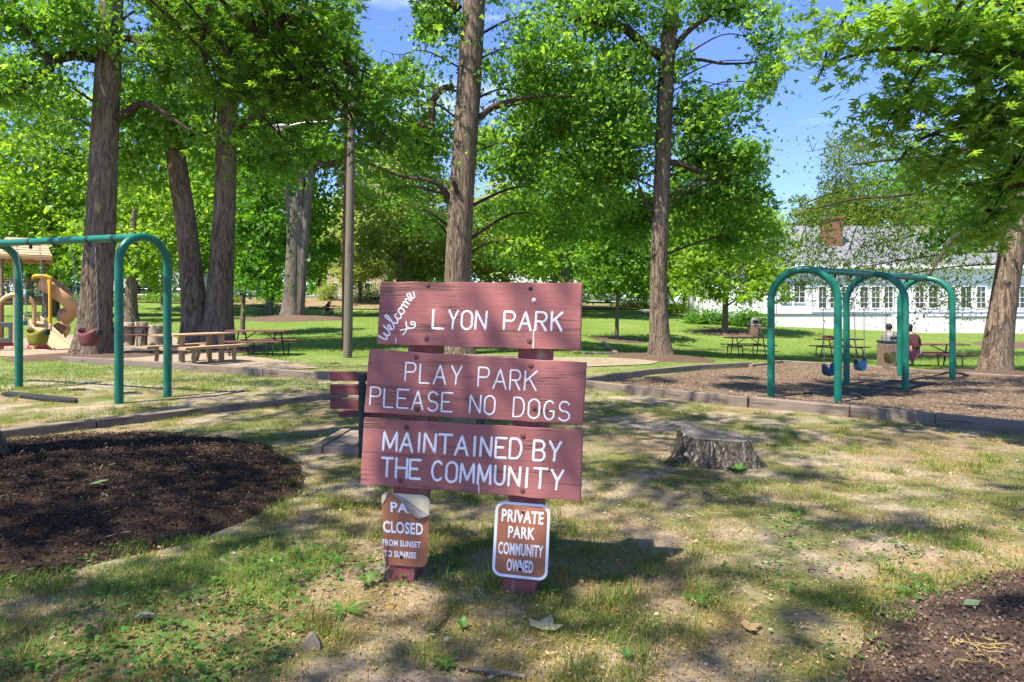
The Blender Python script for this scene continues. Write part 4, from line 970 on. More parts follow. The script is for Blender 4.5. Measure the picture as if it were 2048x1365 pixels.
# the two small metal plates on the posts
def bil(c, u, v):
    a = Vector((*c[0], 0)).lerp(Vector((*c[1], 0)), u); b = Vector((*c[3], 0)).lerp(Vector((*c[2], 0)), u); p = a.lerp(b, v); return (p.x, p.y)
def rrect(c, inset=0.0, rad=.16, asp=1.4, n=7):
    """rounded rectangle inside the corner pixels c; inset as fraction of the width"""
    out = []; iu, iv = inset, inset / asp; ru, rv = rad, rad / asp
    for cu, cv, a0 in ((1 - iu - ru, iv + rv, -90), (1 - iu - ru, 1 - iv - rv, 0), (iu + ru, 1 - iv - rv, 90), (iu + ru, iv + rv, 180)):
        for k in range(n + 1):
            a = R(a0 + 90 * k / n); out.append(bil(c, cu + ru * math.cos(a), cv + rv * math.sin(a)))
    return out
def text_mesh(s, c, box, bold=.022):
    """bold sans text fitted to box = (u0, u1, v0, v1) of the plate's corner pixels c"""
    cu = bpy.data.curves.new('t', 'FONT'); cu.body = s; cu.size = 1; cu.offset = bold; cu.resolution_u = 3; cu.space_character = 1.06
    ob = bpy.data.objects.new('t', cu); COL.objects.link(ob); bpy.context.view_layer.update()
    me = bpy.data.meshes.new_from_object(ob.evaluated_get(bpy.context.evaluated_depsgraph_get()))
    vs = [v.co.copy() for v in me.vertices]; fs = [tuple(p.vertices) for p in me.polygons]
    bpy.data.objects.remove(ob); bpy.data.meshes.remove(me); bpy.data.curves.remove(cu)
    x0, x1 = min(v.x for v in vs), max(v.x for v in vs); y0, y1 = min(v.y for v in vs), max(v.y for v in vs)
    return [bil(c, box[0] + (box[1] - box[0]) * (v.x - x0) / (x1 - x0), box[3] + (box[2] - box[3]) * (v.y - y0) / (y1 - y0)) for v in vs], fs
def boxuv(Zf, c, x0, x1, y0, y1):
    L = Zf(x0, y0), Zf(x1, y1)
    # fractions along the plate from the pixel box (plate is close to a parallelogram)
    ax = Vector((c[1][0] - c[0][0], c[1][1] - c[0][1])); ay = Vector((c[3][0] - c[0][0], c[3][1] - c[0][1])); det = ax.x * ay.y - ax.y * ay.x
    def uv(p):
        d = Vector((p[0] - c[0][0], p[1] - c[0][1])); return ((d.x * ay.y - d.y * ay.x) / det, (ax.x * d.y - ax.y * d.x) / det)
    m = (Zf((x0 + x1) / 2, (y0 + y1) / 2)); u, v = uv(m); w = (x1 - x0) / 3.4133 / ax.length; h = (y1 - y0) / 3.4133 / ay.length
    return (u - w / 2, u + w / 2, v - h / 2, v + h / 2)
PO = -.034                                   # plates sit on the posts, just behind the boards' faces
def plate_text(c, Zf, lines, parent, off, bend=None):
    for s, x0, x1, y0, y1, bold in lines:
        m = MB(); px, fs = text_mesh(s, c, boxuv(Zf, c, x0, x1, y0, y1), bold)
        m.add([R_(*p, off) if bend is None else bend(p, off) for p in px], fs)
        m.build('lettering', M['plate_white'], parent, smooth=None)
c = [Z2(1200, 552), Z2(1574, 583), Z2(1551, 1103), Z2(1172, 1062)]
m = MB(); m.prism([R_(*p, PO + .004) for p in rrect(c, 0, .17)], -SN * .004)
pr = m.build('notice_plate', M['plate_white'], sign, smooth=30); pr['label'] = 'brown notice plate with white border reading private park community owned'
m = MB(); m.prism([R_(*p, PO + .0052) for p in rrect(c, .052, .125)], -SN * .0008); m.build('panel', M['plate_brown'], pr, smooth=30)
plate_text(c, Z2, [('PRIVATE', 1240, 1526, 618, 704, .026), ('PARK', 1284, 1466, 729, 810, .026), ('COMMUNITY', 1216, 1521, 842, 926, .024), ('OWNED', 1273, 1452, 952, 1036, .026)], pr, PO + .0062)
for p in (Z2(1384, 632), Z2(1365, 1022)):
    disc_bolt(R_(*p, PO + .006), .0065).build('screw', M['rubber'], pr)
# left plate: unbordered, left edge bent, with a sticker peeling off its upper right corner
c = [Z2(418, 492), Z2(752, 518), Z2(731, 1010), Z2(440, 988)]
def bend(p, off):
    ax = Vector((c[1][0] - c[0][0], c[1][1] - c[0][1])); ay = Vector((c[3][0] - c[0][0], c[3][1] - c[0][1])); det = ax.x * ay.y - ax.y * ay.x
    d = Vector((p[0] - c[0][0], p[1] - c[0][1])); u = (d.x * ay.y - d.y * ay.x) / det; v = (ax.x * d.y - ax.y * d.x) / det
    k = max(0, .22 - u); return R_(p[0], p[1], off - k * k * .35 + .010 * math.sin(v * 6) * k * 4)
m = MB(); N_ = 14
def in_round(u, v, rd=.16, asp=1.45):
    du = max(rd - u, u - (1 - rd), 0); dv = max(rd / asp - v, v - (1 - rd / asp), 0) * asp
    return du, dv, rd
grid = []
for j in range(25):
    for i in range(17):
        u, v = i / 16, j / 24; du, dv, rd = in_round(u, v)
        L = math.hypot(du, dv)
        if L > rd:
            cu = rd if u < rd else 1 - rd; cv = rd / 1.45 if v < rd / 1.45 else 1 - rd / 1.45
            u = cu + (u - cu) * rd / L; v = cv + (v - cv) * rd / L
        grid.append((u, v))
top = [bend(bil(c, u, v), PO + .003) for u, v in grid]; bot = [p - SN * .002 for p in top]
m.add(top, [(j * 17 + i, j * 17 + i + 1, (j + 1) * 17 + i + 1, (j + 1) * 17 + i) for j in range(24) for i in range(16)])
rim = [i for i in range(17)] + [j * 17 + 16 for j in range(1, 25)] + [24 * 17 + i for i in range(15, -1, -1)] + [j * 17 for j in range(23, 0, -1)]
k = len(m.v); m.add([top[i] for i in rim] + [bot[i] for i in rim], [(a, (a + 1) % len(rim), (a + 1) % len(rim) + len(rim), a + len(rim)) for a in range(len(rim))])
pl = m.build('notice_plate', M['plate_brown'], sign, smooth=30); pl['label'] = 'bent brown notice plate with a peeling sticker reading park closed from sunset to sunrise'
plate_text(c, Z2, [('PAR', 482, 672, 567, 636, .026), ('CLOSED', 430, 722, 698, 780, .026), ('FROM SUNSET', 426, 713, 824, 868, .026), ('TO SUNRISE', 436, 684, 898, 942, .026)], pl, PO + .0042, bend)
disc_bolt(R_(*Z2(553, 937), PO + .004), .0065).build('screw', M['rubber'], pl)
# bare triangle and the curled flap
tri = [Z2(476, 500), Z2(700, 514), Z2(735, 530), Z2(750, 560), Z2(744, 655), Z2(640, 585), Z2(560, 540)]
m = MB(); m.prism([R_(*p, PO + .0054) for p in tri], -SN * .001); m.build('bare_corner', M['plate_back'], pl, smooth=30)
m = MB(); m.prism([R_(*p, PO + .0054) for p in (Z2(421, 575), Z2(421, 520), Z2(440, 497), Z2(466, 494), Z2(446, 545))], -SN * .001); m.build('bare_corner', M['plate_back'], pl, smooth=30)
A_ = [Z2(478, 497), Z2(540, 522), Z2(610, 562), Z2(690, 620), Z2(744, 656)]; B_ = [Z2(490, 508), Z2(556, 560), Z2(606, 622), Z2(640, 664), Z2(672, 680)]; D_ = [Z2(482, 499), Z2(548, 545), Z2(600, 600), Z2(668, 655), Z2(722, 668)]
m = MB(); rows = []
for t in range(7):
    f = t / 6; row = []
    for a, b in zip(catmull([Vector((*p, 0)) for p in A_], 4), catmull([Vector((*p, 0)) for p in B_], 4)):
        p = a.lerp(b, f); s = (a - b).length / 40
        row.append(R_(p.x, p.y, PO + .007 + .020 * s * math.sin(f * 2.6)))
    rows.append(row)
w = len(rows[0]); m.add([p for r_ in rows for p in r_], [(j * w + i, j * w + i + 1, (j + 1) * w + i + 1, (j + 1) * w + i) for j in range(6) for i in range(w - 1)])
o = m.build('peeling_sticker', M['sticker_back'], pl, smooth=60)
sd = o.modifiers.new('thick', 'SOLIDIFY'); sd.thickness = .0012

# ------------------------------------------------------------------ stump
g = G(1450, 940); sc = Vector((g.x, g.y + .33, tz(g.x, g.y + .33)))
st_ = empty('tree_stump', sc, 'weathered grey tree stump with spreading roots, on the grass right of the sign', 'stump')
m = MB(); n = 72; rings = []
for i, (h, r) in enumerate(((-.06, .40), (0, .36), (.05, .335), (.10, .325), (.15, .315), (.20, .31), (.24, .305), (.255, .29))):
    for j in range(n):
        th = 2 * math.pi * j / n
        root = sum(a * max(0, math.cos(th - t0)) ** 12 for a, t0 in ((.62, math.pi * 1.12), (.35, -.5), (.6, .9), (.35, 2.2), (.25, -1.3)))
        nz = float(fbm(np.array([math.cos(th) * 5 + 9]), np.array([math.sin(th) * 5 + h * .8 + 9]), 4)[0]) - .5
        rr = r * .93 * (1 + .42 * nz * (1 if h > 0 else .6)) + root * .34 * math.exp(-max(h, 0) * 9)
        top_tilt = -.018 * math.cos(th) + .022 * math.sin(th) + .012 * math.sin(3 * th) - (.022 if -.2 < th < 1.2 or th > 6.1 else 0)
        m.v.append((sc.x + rr * math.cos(th) * 1.02, sc.y + rr * math.sin(th), sc.z + h + (top_tilt * max(0, h - .1) / .15) + nz * .022 * (h > .1)))
for i in range(7):
    for j in range(n): m.f.append((i * n + j, i * n + (j + 1) % n, (i + 1) * n + (j + 1) % n, (i + 1) * n + j)); m.mi.append(0)
rim = [Vector(m.v[7 * n + j]) for j in range(n)]
m.build('trunk', M['stump'], st_, smooth=50)
m = MB(); cen = sum(rim, Vector()) / n + Vector((0, 0, -.01)); m.v = [tuple(p) for p in rim] + [tuple(p.lerp(cen, .45) + Vector((0, 0, random.uniform(-.012, .004)))) for p in rim] + [tuple(cen)]
for j in range(n): m.f += [(j, (j + 1) % n, n + (j + 1) % n, n + j), (n + j, n + (j + 1) % n, 2 * n)]; m.mi += [0, 0]
m.build('cut_top', M['stump_top'], st_, smooth=60)

# ------------------------------------------------------------------ swings
def arch(m, a, b, top, rad):
    """inverted U: feet a and b, height of the tube's centre line at the crown"""
    a = Vector(a); b = Vector(b); w = (b - a); w.z = 0; r = w.length / 2; u = w.normalized(); c = (a + b) / 2
    zc = top - r; pts = [Vector((a.x, a.y, a.z - .1)), Vector((a.x, a.y, zc))]
    for k in range(1, 16):
        th = math.pi * (1 - k / 16); p = c + u * r * math.cos(th); pts.append(Vector((p.x, p.y, zc + r * math.sin(th))))
    pts += [Vector((b.x, b.y, zc)), Vector((b.x, b.y, b.z - .1))]
    m.tube(pts, rad, 14); return m
def chain(m, p, q, n=26):
    p = Vector(p); q = Vector(q); d = (q - p) / n; up = d.normalized(); s = up.orthogonal().normalized(); t = up.cross(s)
    for k in range(n):
        c = p + d * (k + .5); e = s if k % 2 else t; L = d.length * .68
        loop = [c - up * L, c - up * L * .5 + e * .011, c + up * L * .5 + e * .011, c + up * L, c + up * L * .5 - e * .011, c - up * L * .5 - e * .011, c - up * L]
        m.tube(loop, .0035, 4, cap=False)
def belt_swing(name_label, a, b, seat_z, mats, width=.46, sway=(0, 0), group=None, drop=.22):
    """a, b: hanger points on the beam"""
    a = Vector(a); b = Vector(b); c = (a + b) / 2; u = (b - a).normalized(); f = Vector((-u.y, u.x, 0))
    base = Vector((c.x + sway[0], c.y + sway[1], seat_z))
    t = empty('swing', base, name_label, 'swing', group)
    e1 = base - u * width / 2 + Vector((0, 0, drop)); e2 = base + u * width / 2 + Vector((0, 0, drop))
    for p, q in ((a, e1), (b, e2)):
        m = MB(); chain(m, p, q, 24); m.build('chain', M['steel'], t, smooth=60)
    # pouch-shaped seat: deep strap, closed at the ends
    m = MB(); K = 14; half = .085; vs = []
    for i in range(K + 1):
        s = -1 + 2 * i / K; z = -drop * (1 - abs(s) ** 2.4) ; hh = half * (1.0 - .35 * abs(s) ** 3)
        for q in (-1, 0, 1):
            vs.append(base + u * s * width / 2 + f * q * hh + Vector((0, 0, drop + z * 1.0 - (.02 if q == 0 else 0))))
    m.add(vs, [(i * 3 + q, (i + 1) * 3 + q, (i + 1) * 3 + q + 1, i * 3 + q + 1) for i in range(K) for q in (0, 1)])
    s_ = m.build('seat', M[mats[0]] if mats[0] in M else mats[0], t, smooth=60); md = s_.modifiers.new('thick', 'SOLIDIFY'); md.thickness = .016
    for e in (e1, e2):
        m = MB(); m.box(e + Vector((0, 0, -.03)), (.05, .05, .10), rz=math.atan2(u.y, u.x)); m.build('end_cap', M[mats[1]], t, bevel=.008)
    return t
def bucket_swing(label, a, b, seat_z, mat, sway=(0, 0), group=None):
    """toddler bucket: open half-round tub with a front and a back"""
    a = Vector(a); b = Vector(b); c = (a + b) / 2; u = (b - a).normalized(); f = Vector((-u.y, u.x, 0))
    base = Vector((c.x + sway[0], c.y + sway[1], seat_z)); t = empty('swing', base, label, 'swing', group)
    w, hgt = .38, .25
    for sgn, p in ((-1, a), (1, b)):
        m = MB(); chain(m, p, base + u * sgn * w * .52 + Vector((0, 0, hgt * .95)), 22); m.build('chain', M['steel'], t, smooth=60)
    m = MB(); K, J = 16, 7; vs = []
    for j in range(J):
        fz = j / (J - 1); z = hgt * fz ** 1.3 ; k_ = .62 + .38 * fz ** .6
        for i in range(K):
            th = 2 * math.pi * i / K; lift = -.045 * math.cos(2 * th) * fz
            vs.append(base + u * math.cos(th) * w / 2 * k_ * 1.15 + f * math.sin(th) * .14 * k_ + Vector((0, 0, z - lift)))
    m.add(vs, [(j * K + i, j * K + (i + 1) % K, (j + 1) * K + (i + 1) % K, (j + 1) * K + i) for j in range(J - 1) for i in range(K)] + [tuple(range(K))])
    s_ = m.build('seat', mat, t, smooth=60); md = s_.modifiers.new('thick', 'SOLIDIFY'); md.thickness = .012
    m = MB(); m.box(base + u * w * .52 + Vector((0, 0, hgt * .9)), (.10, .09, .09), rz=math.atan2(u.y, u.x)); m.build('end_cap', M['dark_metal'], t, bevel=.012)
    return t
M['seat_olive'] = plain('olive seat', (.22, .19, .02), .5, .2, 4, .03); M['seat_maroon'] = plain('maroon seat', (.16, .05, .045), .5, .2, 4, .03)
M['seat_blue'] = plain('blue seat', (.02, .07, .15), .5, .2, 4, .03); M['seat_light'] = plain('light blue seat', (.12, .27, .36), .5, .2, 4, .03)
M['seat_yellow'] = plain('yellow seat', (.45, .32, .07), .5, .2, 4, .03); M['seat_red'] = plain('red seat', (.36, .10, .10), .5, .2, 4, .03); M['seat_orange'] = plain('orange seat', (.55, .22, .015), .5, .2, 4, .03)
def swing_set(label, feet, tops, rad, extend=None):
    c = sum((Vector(a) + Vector(b) for a, b in feet), Vector()) / (2 * len(feet)); c.z = tz(c.x, c.y)
    t = empty('swing_set', c, label, 'swing set')
    mids = []
    for (a, b), tp in zip(feet, tops):
        arch(MB(), a, b, tp, rad).build('arch', M['teal'], t, smooth=60) if False else None
        m = MB(); arch(m, a, b, tp, rad); m.build('arch', M['teal'], t, smooth=60)
        q = (Vector(a) + Vector(b)) / 2; mids.append(Vector((q.x, q.y, tp)))
    m = MB(); m.tube(mids + ([extend] if extend else []), rad * .96, 12); m.build('beam', M['teal'], t, smooth=60)
    return t, mids
def hanger(m, p, u):
    m.lathe(p, [(.062, -.03), (.062, .03)], 14, Matrix((Vector((0, 0, 1)), Vector((-u.y, u.x, 0)), u)).transposed())
    m.box(p - Vector((0, 0, .085)), (.035, .035, .07)); return m
# left set
LFEET = []
a = P(238, 808, 9.70); b = P(335, 793, 10.45); LFEET.append((a, b))
dv = (P(38, 775, 11.65) - b); dv.z = 0
LFEET.append((a + dv, b + dv)); LFEET.append((a + dv * 2.02, b + dv * 2.02))
for f_ in LFEET:
    for q in f_: q.z = tz(q.x, q.y)
lset, lm = swing_set('dark teal arched swing set at the left, reaching out of the frame', LFEET, [2.53, 2.55, 2.58], .062)
u = (lm[1] - lm[0]).normalized()
def along(mids, i, t): return mids[i].lerp(mids[i + 1], t)
m = MB()
hp = [along(lm, 0, t) for t in (.18, .34, .57, .73)]
for p in hp: m = MB(); hanger(m, p, u); m.build('hanger', M['dark_metal'], lset)
def seat_at(px, py, d): return P(px, py, d)
h0, h1 = along(lm, 0, .30), along(lm, 0, .46); h2, h3 = along(lm, 0, .67), along(lm, 0, .83)
q = P(183, 692, h0.lerp(h1, .5).y + .05); bucket_swing('maroon bucket swing hanging in front of the thick left trunk', h1, h0, q.z, M['seat_maroon'], (q.x - (h0.x + h1.x) / 2, 0), 'swings on the left set')
q = P(80, 691, h2.lerp(h3, .5).y + .05); bucket_swing('olive yellow bucket swing hanging in front of the play tower', h3, h2, q.z, M['seat_olive'], (q.x - (h2.x + h3.x) / 2, 0), 'swings on the left set')
# right set
RF = [(P(1542, 798, 12.4), P(1676, 809, 11.75)), (P(1693, 772, 14.65), P(1811, 784, 13.7)), (P(1800, 754, 16.6), P(1905, 764, 15.8))]
for f_ in RF:
    for q in f_: q.z = tz(q.x, q.y)
rset, rm = swing_set('bright teal swing set of three arches standing in the wood chip bed', RF, [2.15, 2.17, 2.18], .068)
u = (rm[1] - rm[0]).normalized(); m = MB()
for i, ts in ((0, (.22, .40, .62, .80)), (1, (.2, .38, .6, .78))):
    for t_ in ts: m = MB(); hanger(m, along(rm, i, t_), u); m.build('hanger', M['dark_metal'], rset)
for i, t0, t1, py, mats, lab, sw in ((0, .24, .40, 751, ('seat_blue', 'dark_metal'), 'dark blue belt swing, nearest on the right set', (0, 0)), (0, .66, .82, 741, ('seat_light', 'rubber'), 'pale blue and black belt swing beside the second teal arch', (.05, .03)),
                                 (1, .19, .35, 726, ('seat_yellow', 'seat_orange'), 'yellow and orange belt swing in front of the domed bin', (0, 0)), (1, .62, .78, 720, ('seat_red', 'seat_red'), 'faded red belt swing beside the third teal arch', (0, 0))):
    a, b = along(rm, i, t0), along(rm, i, t1); d = (a.y + b.y) / 2; z = EYE - (py - HZ) / F * d
    belt_swing(lab, a - Vector((0, 0, .11)), b - Vector((0, 0, .11)), z, mats, .42, sw, 'swings on the right set')
for cx, cy, lab in ((1690, 788, 'black rubber mat under the first bay of the right swings'), (1800, 772, 'black rubber mat under the far bay of the right swings')):
    g = G(cx, cy); m = MB(); uu = u; fv = Vector((-uu.y, uu.x, 0)); pts = []
    for sx, sy in ((-1, -.5), (1, -.5), (1, .5), (-1, .5)):
        p = g + uu * sx * .85 + fv * sy * .95; pts.append(Vector((p.x, p.y, tz(p.x, p.y) + .012)))
    m.prism(pts, (0, 0, .035)); tag(m.build('rubber_mat', M['rubber'], None, origin=g, bevel=.01), lab, 'mat', 'mats under the right swings')
g = G(60, 806); m = MB(); pts = [G(*p) + Vector((0, 0, .015)) for p in ((2, 792), (20, 789), (155, 803), (150, 808), (80, 803))]
m.prism(pts, (0, 0, .035)); tag(m.build('rubber_mat', M['rubber'], None, origin=g), 'torn strip of black rubber mat on the dirt under the left swings', 'mat')

# ------------------------------------------------------------------ edging timbers
def timber(a, b, lab, grp=None, h=.13, w=.14, sink=.04, mat='grey_wood'):
    a = Vector(a); b = Vector(b); a.z = tz(a.x, a.y); b.z = tz(b.x, b.y); m = MB()
    L = (b - a).length; n = max(1, int(L / .5)); d = (b - a).normalized(); s = Vector((-d.y, d.x, 0)).normalized()
    rows = []
    for i in range(n + 1):
        p = a.lerp(b, i / n); j = random.uniform(-.006, .006); z = p.z + random.uniform(-.006, .004)
        rows.append([Vector((p.x, p.y, z)) + s * (x + j) + Vector((0, 0, y)) for x, y in ((-w / 2, -sink), (w / 2, -sink), (w / 2, h), (-w / 2, h))])
    m.add([p for r_ in rows for p in r_], [(i * 4 + k, i * 4 + (k + 1) % 4, (i + 1) * 4 + (k + 1) % 4, (i + 1) * 4 + k) for i in range(n) for k in range(4)] + [(0, 3, 2, 1), (n * 4, n * 4 + 1, n * 4 + 2, n * 4 + 3)])
    o = m.build('edging_timber', M[mat], None, origin=a, smooth=30, bevel=.012)
    q = Matrix.Rotation(math.atan2(d.y, d.x), 4, 'Z'); o.data.transform(q.inverted()); o.rotation_euler.z = math.atan2(d.y, d.x)
    return tag(o, lab, 'timber', grp)
GT = 'timbers edging the swing areas'
def run(pts, labs, **kw):
    gs = [G(*p) for p in pts]
    for i, lab in enumerate(labs): 
        d = (gs[i + 1] - gs[i]).normalized() * .004
        timber(gs[i] + d, gs[i + 1] - d, lab, GT, **kw)
run([(-120, 892), (190, 855), (440, 824), (690, 795)], ['edging timber nearest the dark mulch mound, cut by the left edge', 'edging timber in the grass just in front of the left swing posts', 'edging timber that ends behind the red slatted bench'], h=.10)
run([(128, 725), (330, 738), (530, 753), (740, 764)], ['edging timber at the mulch of the thick left trunk', 'edging timber in front of the tan picnic table', 'edging timber behind the red slatted bench, far row'], h=.16)
run([(1168, 770), (1290, 751), (1400, 740), (1500, 735)], ['edging timber right of the middle red board, back side of the pit', 'edging timber in front of the slender tall trunk, back side of the pit', 'edging timber that ends beside the first teal arch'], h=.15)
run([(1172, 777), (1330, 796), (1500, 815), (1700, 834), (1870, 850), (2090, 872)], ['front pit timber starting beside the middle red board', 'front pit timber above the grass left of the stump', 'front pit timber right in front of the first teal arch', 'front pit timber above the stump, right of the near teal pole', 'front pit timber cut by the right edge'], h=.15)
run([(1500, 736), (1563, 727), (1770, 740)], ['short back pit timber left of the first blue swing', 'back pit timber behind the hanging swings'], h=.10)
run([(1770, 740), (1910, 752), (2080, 762)], ['back pit timber behind the third teal arch', 'back pit timber at the foot of the leaning trunk'], h=.10)
for pts, lab in ((((1165, 709), (1228, 709)), 'thin old timber lying across the grass right of the top red board'), (((1206, 686), (1232, 708)), 'bleached board lying in the grass near the young tree'), (((880, 714), (1040, 716)), 'timber at the foot of the tree behind the sign')):
    a, b = G(*pts[0]), G(*pts[1]); timber(a, b, lab, None, h=.08, w=.15, mat='plank')

# wooden platform and slatted bench behind the sign
pf = [G(*p) for p in ((646, 908), (703, 872), (985, 878), (975, 916))]
c = sum(pf, Vector()) / 4; t = empty('wooden_platform', c, 'low grey plank platform under the bench, behind the sign', 'platform')
m = MB()
for k in range(5):
    f0, f1 = k / 5 + .006, (k + 1) / 5 - .006
    q = [pf[0].lerp(pf[1], f0), pf[0].lerp(pf[1], f1), pf[3].lerp(pf[2], f1), pf[3].lerp(pf[2], f0)]
    m.prism([Vector((p.x, p.y, p.z - .02)) for p in q], (0, 0, .085))
m.build('planks', M['plank'], t, bevel=.004)
m = MB(); e = (pf[1] - pf[0]).normalized(); s_ = Vector((e.y, -e.x, 0)) 
m.bar(pf[0] - s_ * .0 + Vector((-.06, 0, .03)), pf[1] + Vector((-.06, 0, .03)), .10, .10); m.build('edge_board', M['grey_wood'], t, bevel=.006)
D0 = 6.25
def bp(px, py, d=D0): return P(px, py, d)
bc = Vector((bp(810, 900).x, D0, tz(bp(810, 900).x, D0)))
bn = empty('park_bench', bc, 'dark red slatted bench with green metal posts, half hidden behind the sign', 'bench')
for y0, y1 in ((743, 762), (769, 790), (798, 818)):
    m = MB(); a = bp(661, (y0 + y1) / 2, D0); m.bar(a, a + Vector((1.46, .05, -.01)), .038, (y1 - y0) / F * D0, (0, 0, 1)); m.build('back_slat', M['bench_red'], bn, bevel=.004)
for k in range(4):
    m = MB(); a = bp(674, 829, D0 + .09) + Vector((0, k * .112, 0)); a.x = bp(674, 829, D0).x; m.bar(a, a + Vector((1.42, .05, 0)), .10, .042); m.build('seat_slat', M['bench_red'], bn, bevel=.004)
for dx in (0, 1.12):
    x = bp(727, 800).x + dx; y = D0 - .056
    m = MB(); m.tube([(x, y, bc.z - .05), (x, y, bp(727, 747).z)], .034, 12); m.lathe((x, y, bp(727, 747).z), [(.041, -.012), (.041, .006), (.025, .02), (.002, .024)], 12); m.build('post', M['dark_metal'], bn)
    m = MB(); m.tube([(x, y, .35), (x, y + .5, .345)], .018, 8); m.tube([(x, y + .46, .35), (x, y + .46, bc.z - .05)], .026, 10); m.build('leg', M['dark_metal'], bn)
# ------------------------------------------------------------------ picnic tables
def picnic_table(label, p, rz, L=1.83, top='table_red', leg='dark_metal', style='pipe', sc=1.0, group='picnic tables'):
    t = empty('picnic_table', p, label, 'picnic table', group)
    def place(m, name, mat, **kw):
        o = m.build(name, mat, None, **kw); o.parent = t; return o
    m = MB()
    for k in range(4): m.box((0, -.285 + k * .19, .745), (L, .18, .042))
    place(m, 'tabletop', M[top], bevel=.005)
    for s in (-1, 1):
        m = MB()
        for k in range(1 if style != 'pipe' else 2): m.box((0, s * (.63 + (k - .5) * .13 if style == 'pipe' else .66), .44), (L, .12 if style == 'pipe' else .27, .042 if style == 'pipe' else .07))
        place(m, 'bench_seat', M[top], bevel=.006)
    for sx in (-1, 1):
        x = sx * L * .31; m = MB()
        if style == 'pipe':
            for s in (-1, 1):
                m.tube([(x, s * .20, .72), (x, s * .30, .42), (x, s * .42, -.03)], .022, 8)
                m.tube([(x, s * .05, .40), (x, s * .62, .40), (x, s * .76, .36), (x, s * .78, .2), (x, s * .74, -.03)], .021, 8)
            m.tube([(x, -.7, .415), (x, .7, .415)], .02, 8); m.tube([(x, 0, .42), (sx * .12, 0, .72)], .016, 6)
            place(m, 'leg_frame', M[leg])
        else:
            for s in (-1, 1):
                m.box((x, s * .22, .36), (.11, .10, .74)); m.tube([(x, s * .66, .42), (x + sx * .02, s * .63, .2), (x, s * .70, -.03)], .05, 8)
            m.box((x, 0, .40), (.10, 1.3, .09)); place(m, 'leg_frame', M[leg], bevel=.012)
    t.rotation_euler.z = rz; t.scale = (sc,) * 3
    return t
def tbl(label, px, py, rz, **kw):
    g = G(px, py); return picnic_table(label, g, R(rz), **kw)
tbl('tan picnic table of thick planks, turned at an angle in front of the twin trunks', 392, 728, 66, L=1.9, top='tan_wood', leg='tan_wood', style='solid')
tbl('dark red picnic table beside the tan one, in front of the thin stemmed tree', 520, 711, -4)
tbl('dark picnic table between the maroon swing seat and the cut logs', 262, 692, 8, L=1.7)
tbl('red picnic table right of the slender tall trunk, partly behind the first teal arch', 1496, 711, 4)
T2 = tbl('red picnic table with a red bag on top, seen between the swing chains', 1678, 714, 6)
T3 = tbl('long red picnic table where two people sit, left of the leaning trunk', 1852, 733, -8, L=2.4)
tbl('small picnic table far off, left of the forked trunk', 537, 632, 0, L=1.8)
T5 = tbl('small picnic table far off where a person in dark clothes sits', 672, 634, 2, L=1.8)
g = T2.location
m = MB()
for k in range(7):
    a = Vector((-.62 + k * .075, .05 * math.sin(k * 2.1), .79 + .055 * abs(math.sin(k * 1.7 + .6))))
    m.lathe(a, [(.01, -.03), (.10, -.015), (.11, .02), (.06, .055 + .03 * math.sin(k)), (.005, .075)], 10)
o = m.build('bag', M['red_cloth'], None, smooth=70); o.location = g + Vector((0, 0, .0)); tag(o, 'red cloth bag lying on the tabletop seen between the swing chains', 'bag')

# cut logs set upright as stools
for px, py, w, lab in ((220, 661, 20, 'upright cut log half hidden by the thick left trunk'), (257, 663, 22, 'pale upright cut log, second from the thick left trunk'), (283, 662, 24, 'short pale upright cut log between two taller ones'), (311, 669, 28, 'widest upright cut log, beside the near teal pole')):
    x_ = (px - 1024) / F * 25; g = Vector((x_, 25, tz(x_, 25))); r = w / F * 25 / 2; m = MB(); n = 18; H_ = EYE - (py - 18 - HZ) / F * 25 - g.z
    m.lathe(g, [(r * 1.06, -.05), (r, .1), (r * .97, H_ * .7), (r * .98, H_ - .015), (r * .9, H_), (.01, H_)], n)
    for i in range(len(m.v)):
        v = m.v[i]; k = .02 * math.sin(i * 2.3); m.v[i] = (v[0] + (v[0] - g.x) * k * 2, v[1], v[2])
    tag(m.build('log_stool', M['log_cut'], None, origin=g, smooth=50), lab, 'log', 'upright cut logs')

# ------------------------------------------------------------------ play structure at the left
D = 23.2; q0 = G(60, 699); D = q0.y
def pp(px, py, dd=0): return P(px, py, D + dd)
tw = empty('play_structure', (pp(50, 700).x, D, tz(pp(50, 700).x, D)), 'tan and brown play tower with a tiled roof, curved slide and yellow pole', 'play structure')
gz = tz(q0.x, D)
for px, dd, mt in ((6, 0, 'brown_metal'), (30, 1.8, 'teal'), (65, 1.9, 'brown_metal'), (91, .1, 'brown_metal'), (30, 0, 'tan_light')):
    a = pp(px, 515, dd); m = MB(); m.tube([(a.x, a.y, tz(a.x, a.y) - .05), (a.x, a.y, a.z)], .065, 12); m.build('post', M[mt], tw)
x0, x1 = pp(-4, 600).x, pp(98, 600).x; zd = pp(50, 608).z
m = MB(); m.box(((x0 + x1) / 2, D + .95, zd), (x1 - x0, 1.9, .08)); m.build('deck', M['brown_metal'], tw, bevel=.01)
ze, zr = pp(50, 513).z, pp(50, 474).z; xm0, xm1 = pp(-14, 513).x, pp(104, 513).x
rx0, rx1 = pp(10, 480).x, pp(88, 480).x
m = MB(); e = [Vector((xm0, D - .3, ze)), Vector((xm1, D - .3, ze)), Vector((xm1, D + 2.2, ze)), Vector((xm0, D + 2.2, ze))]; r_ = [Vector((rx0, D + .95, zr)), Vector((rx1, D + .95, zr))]
K = 7
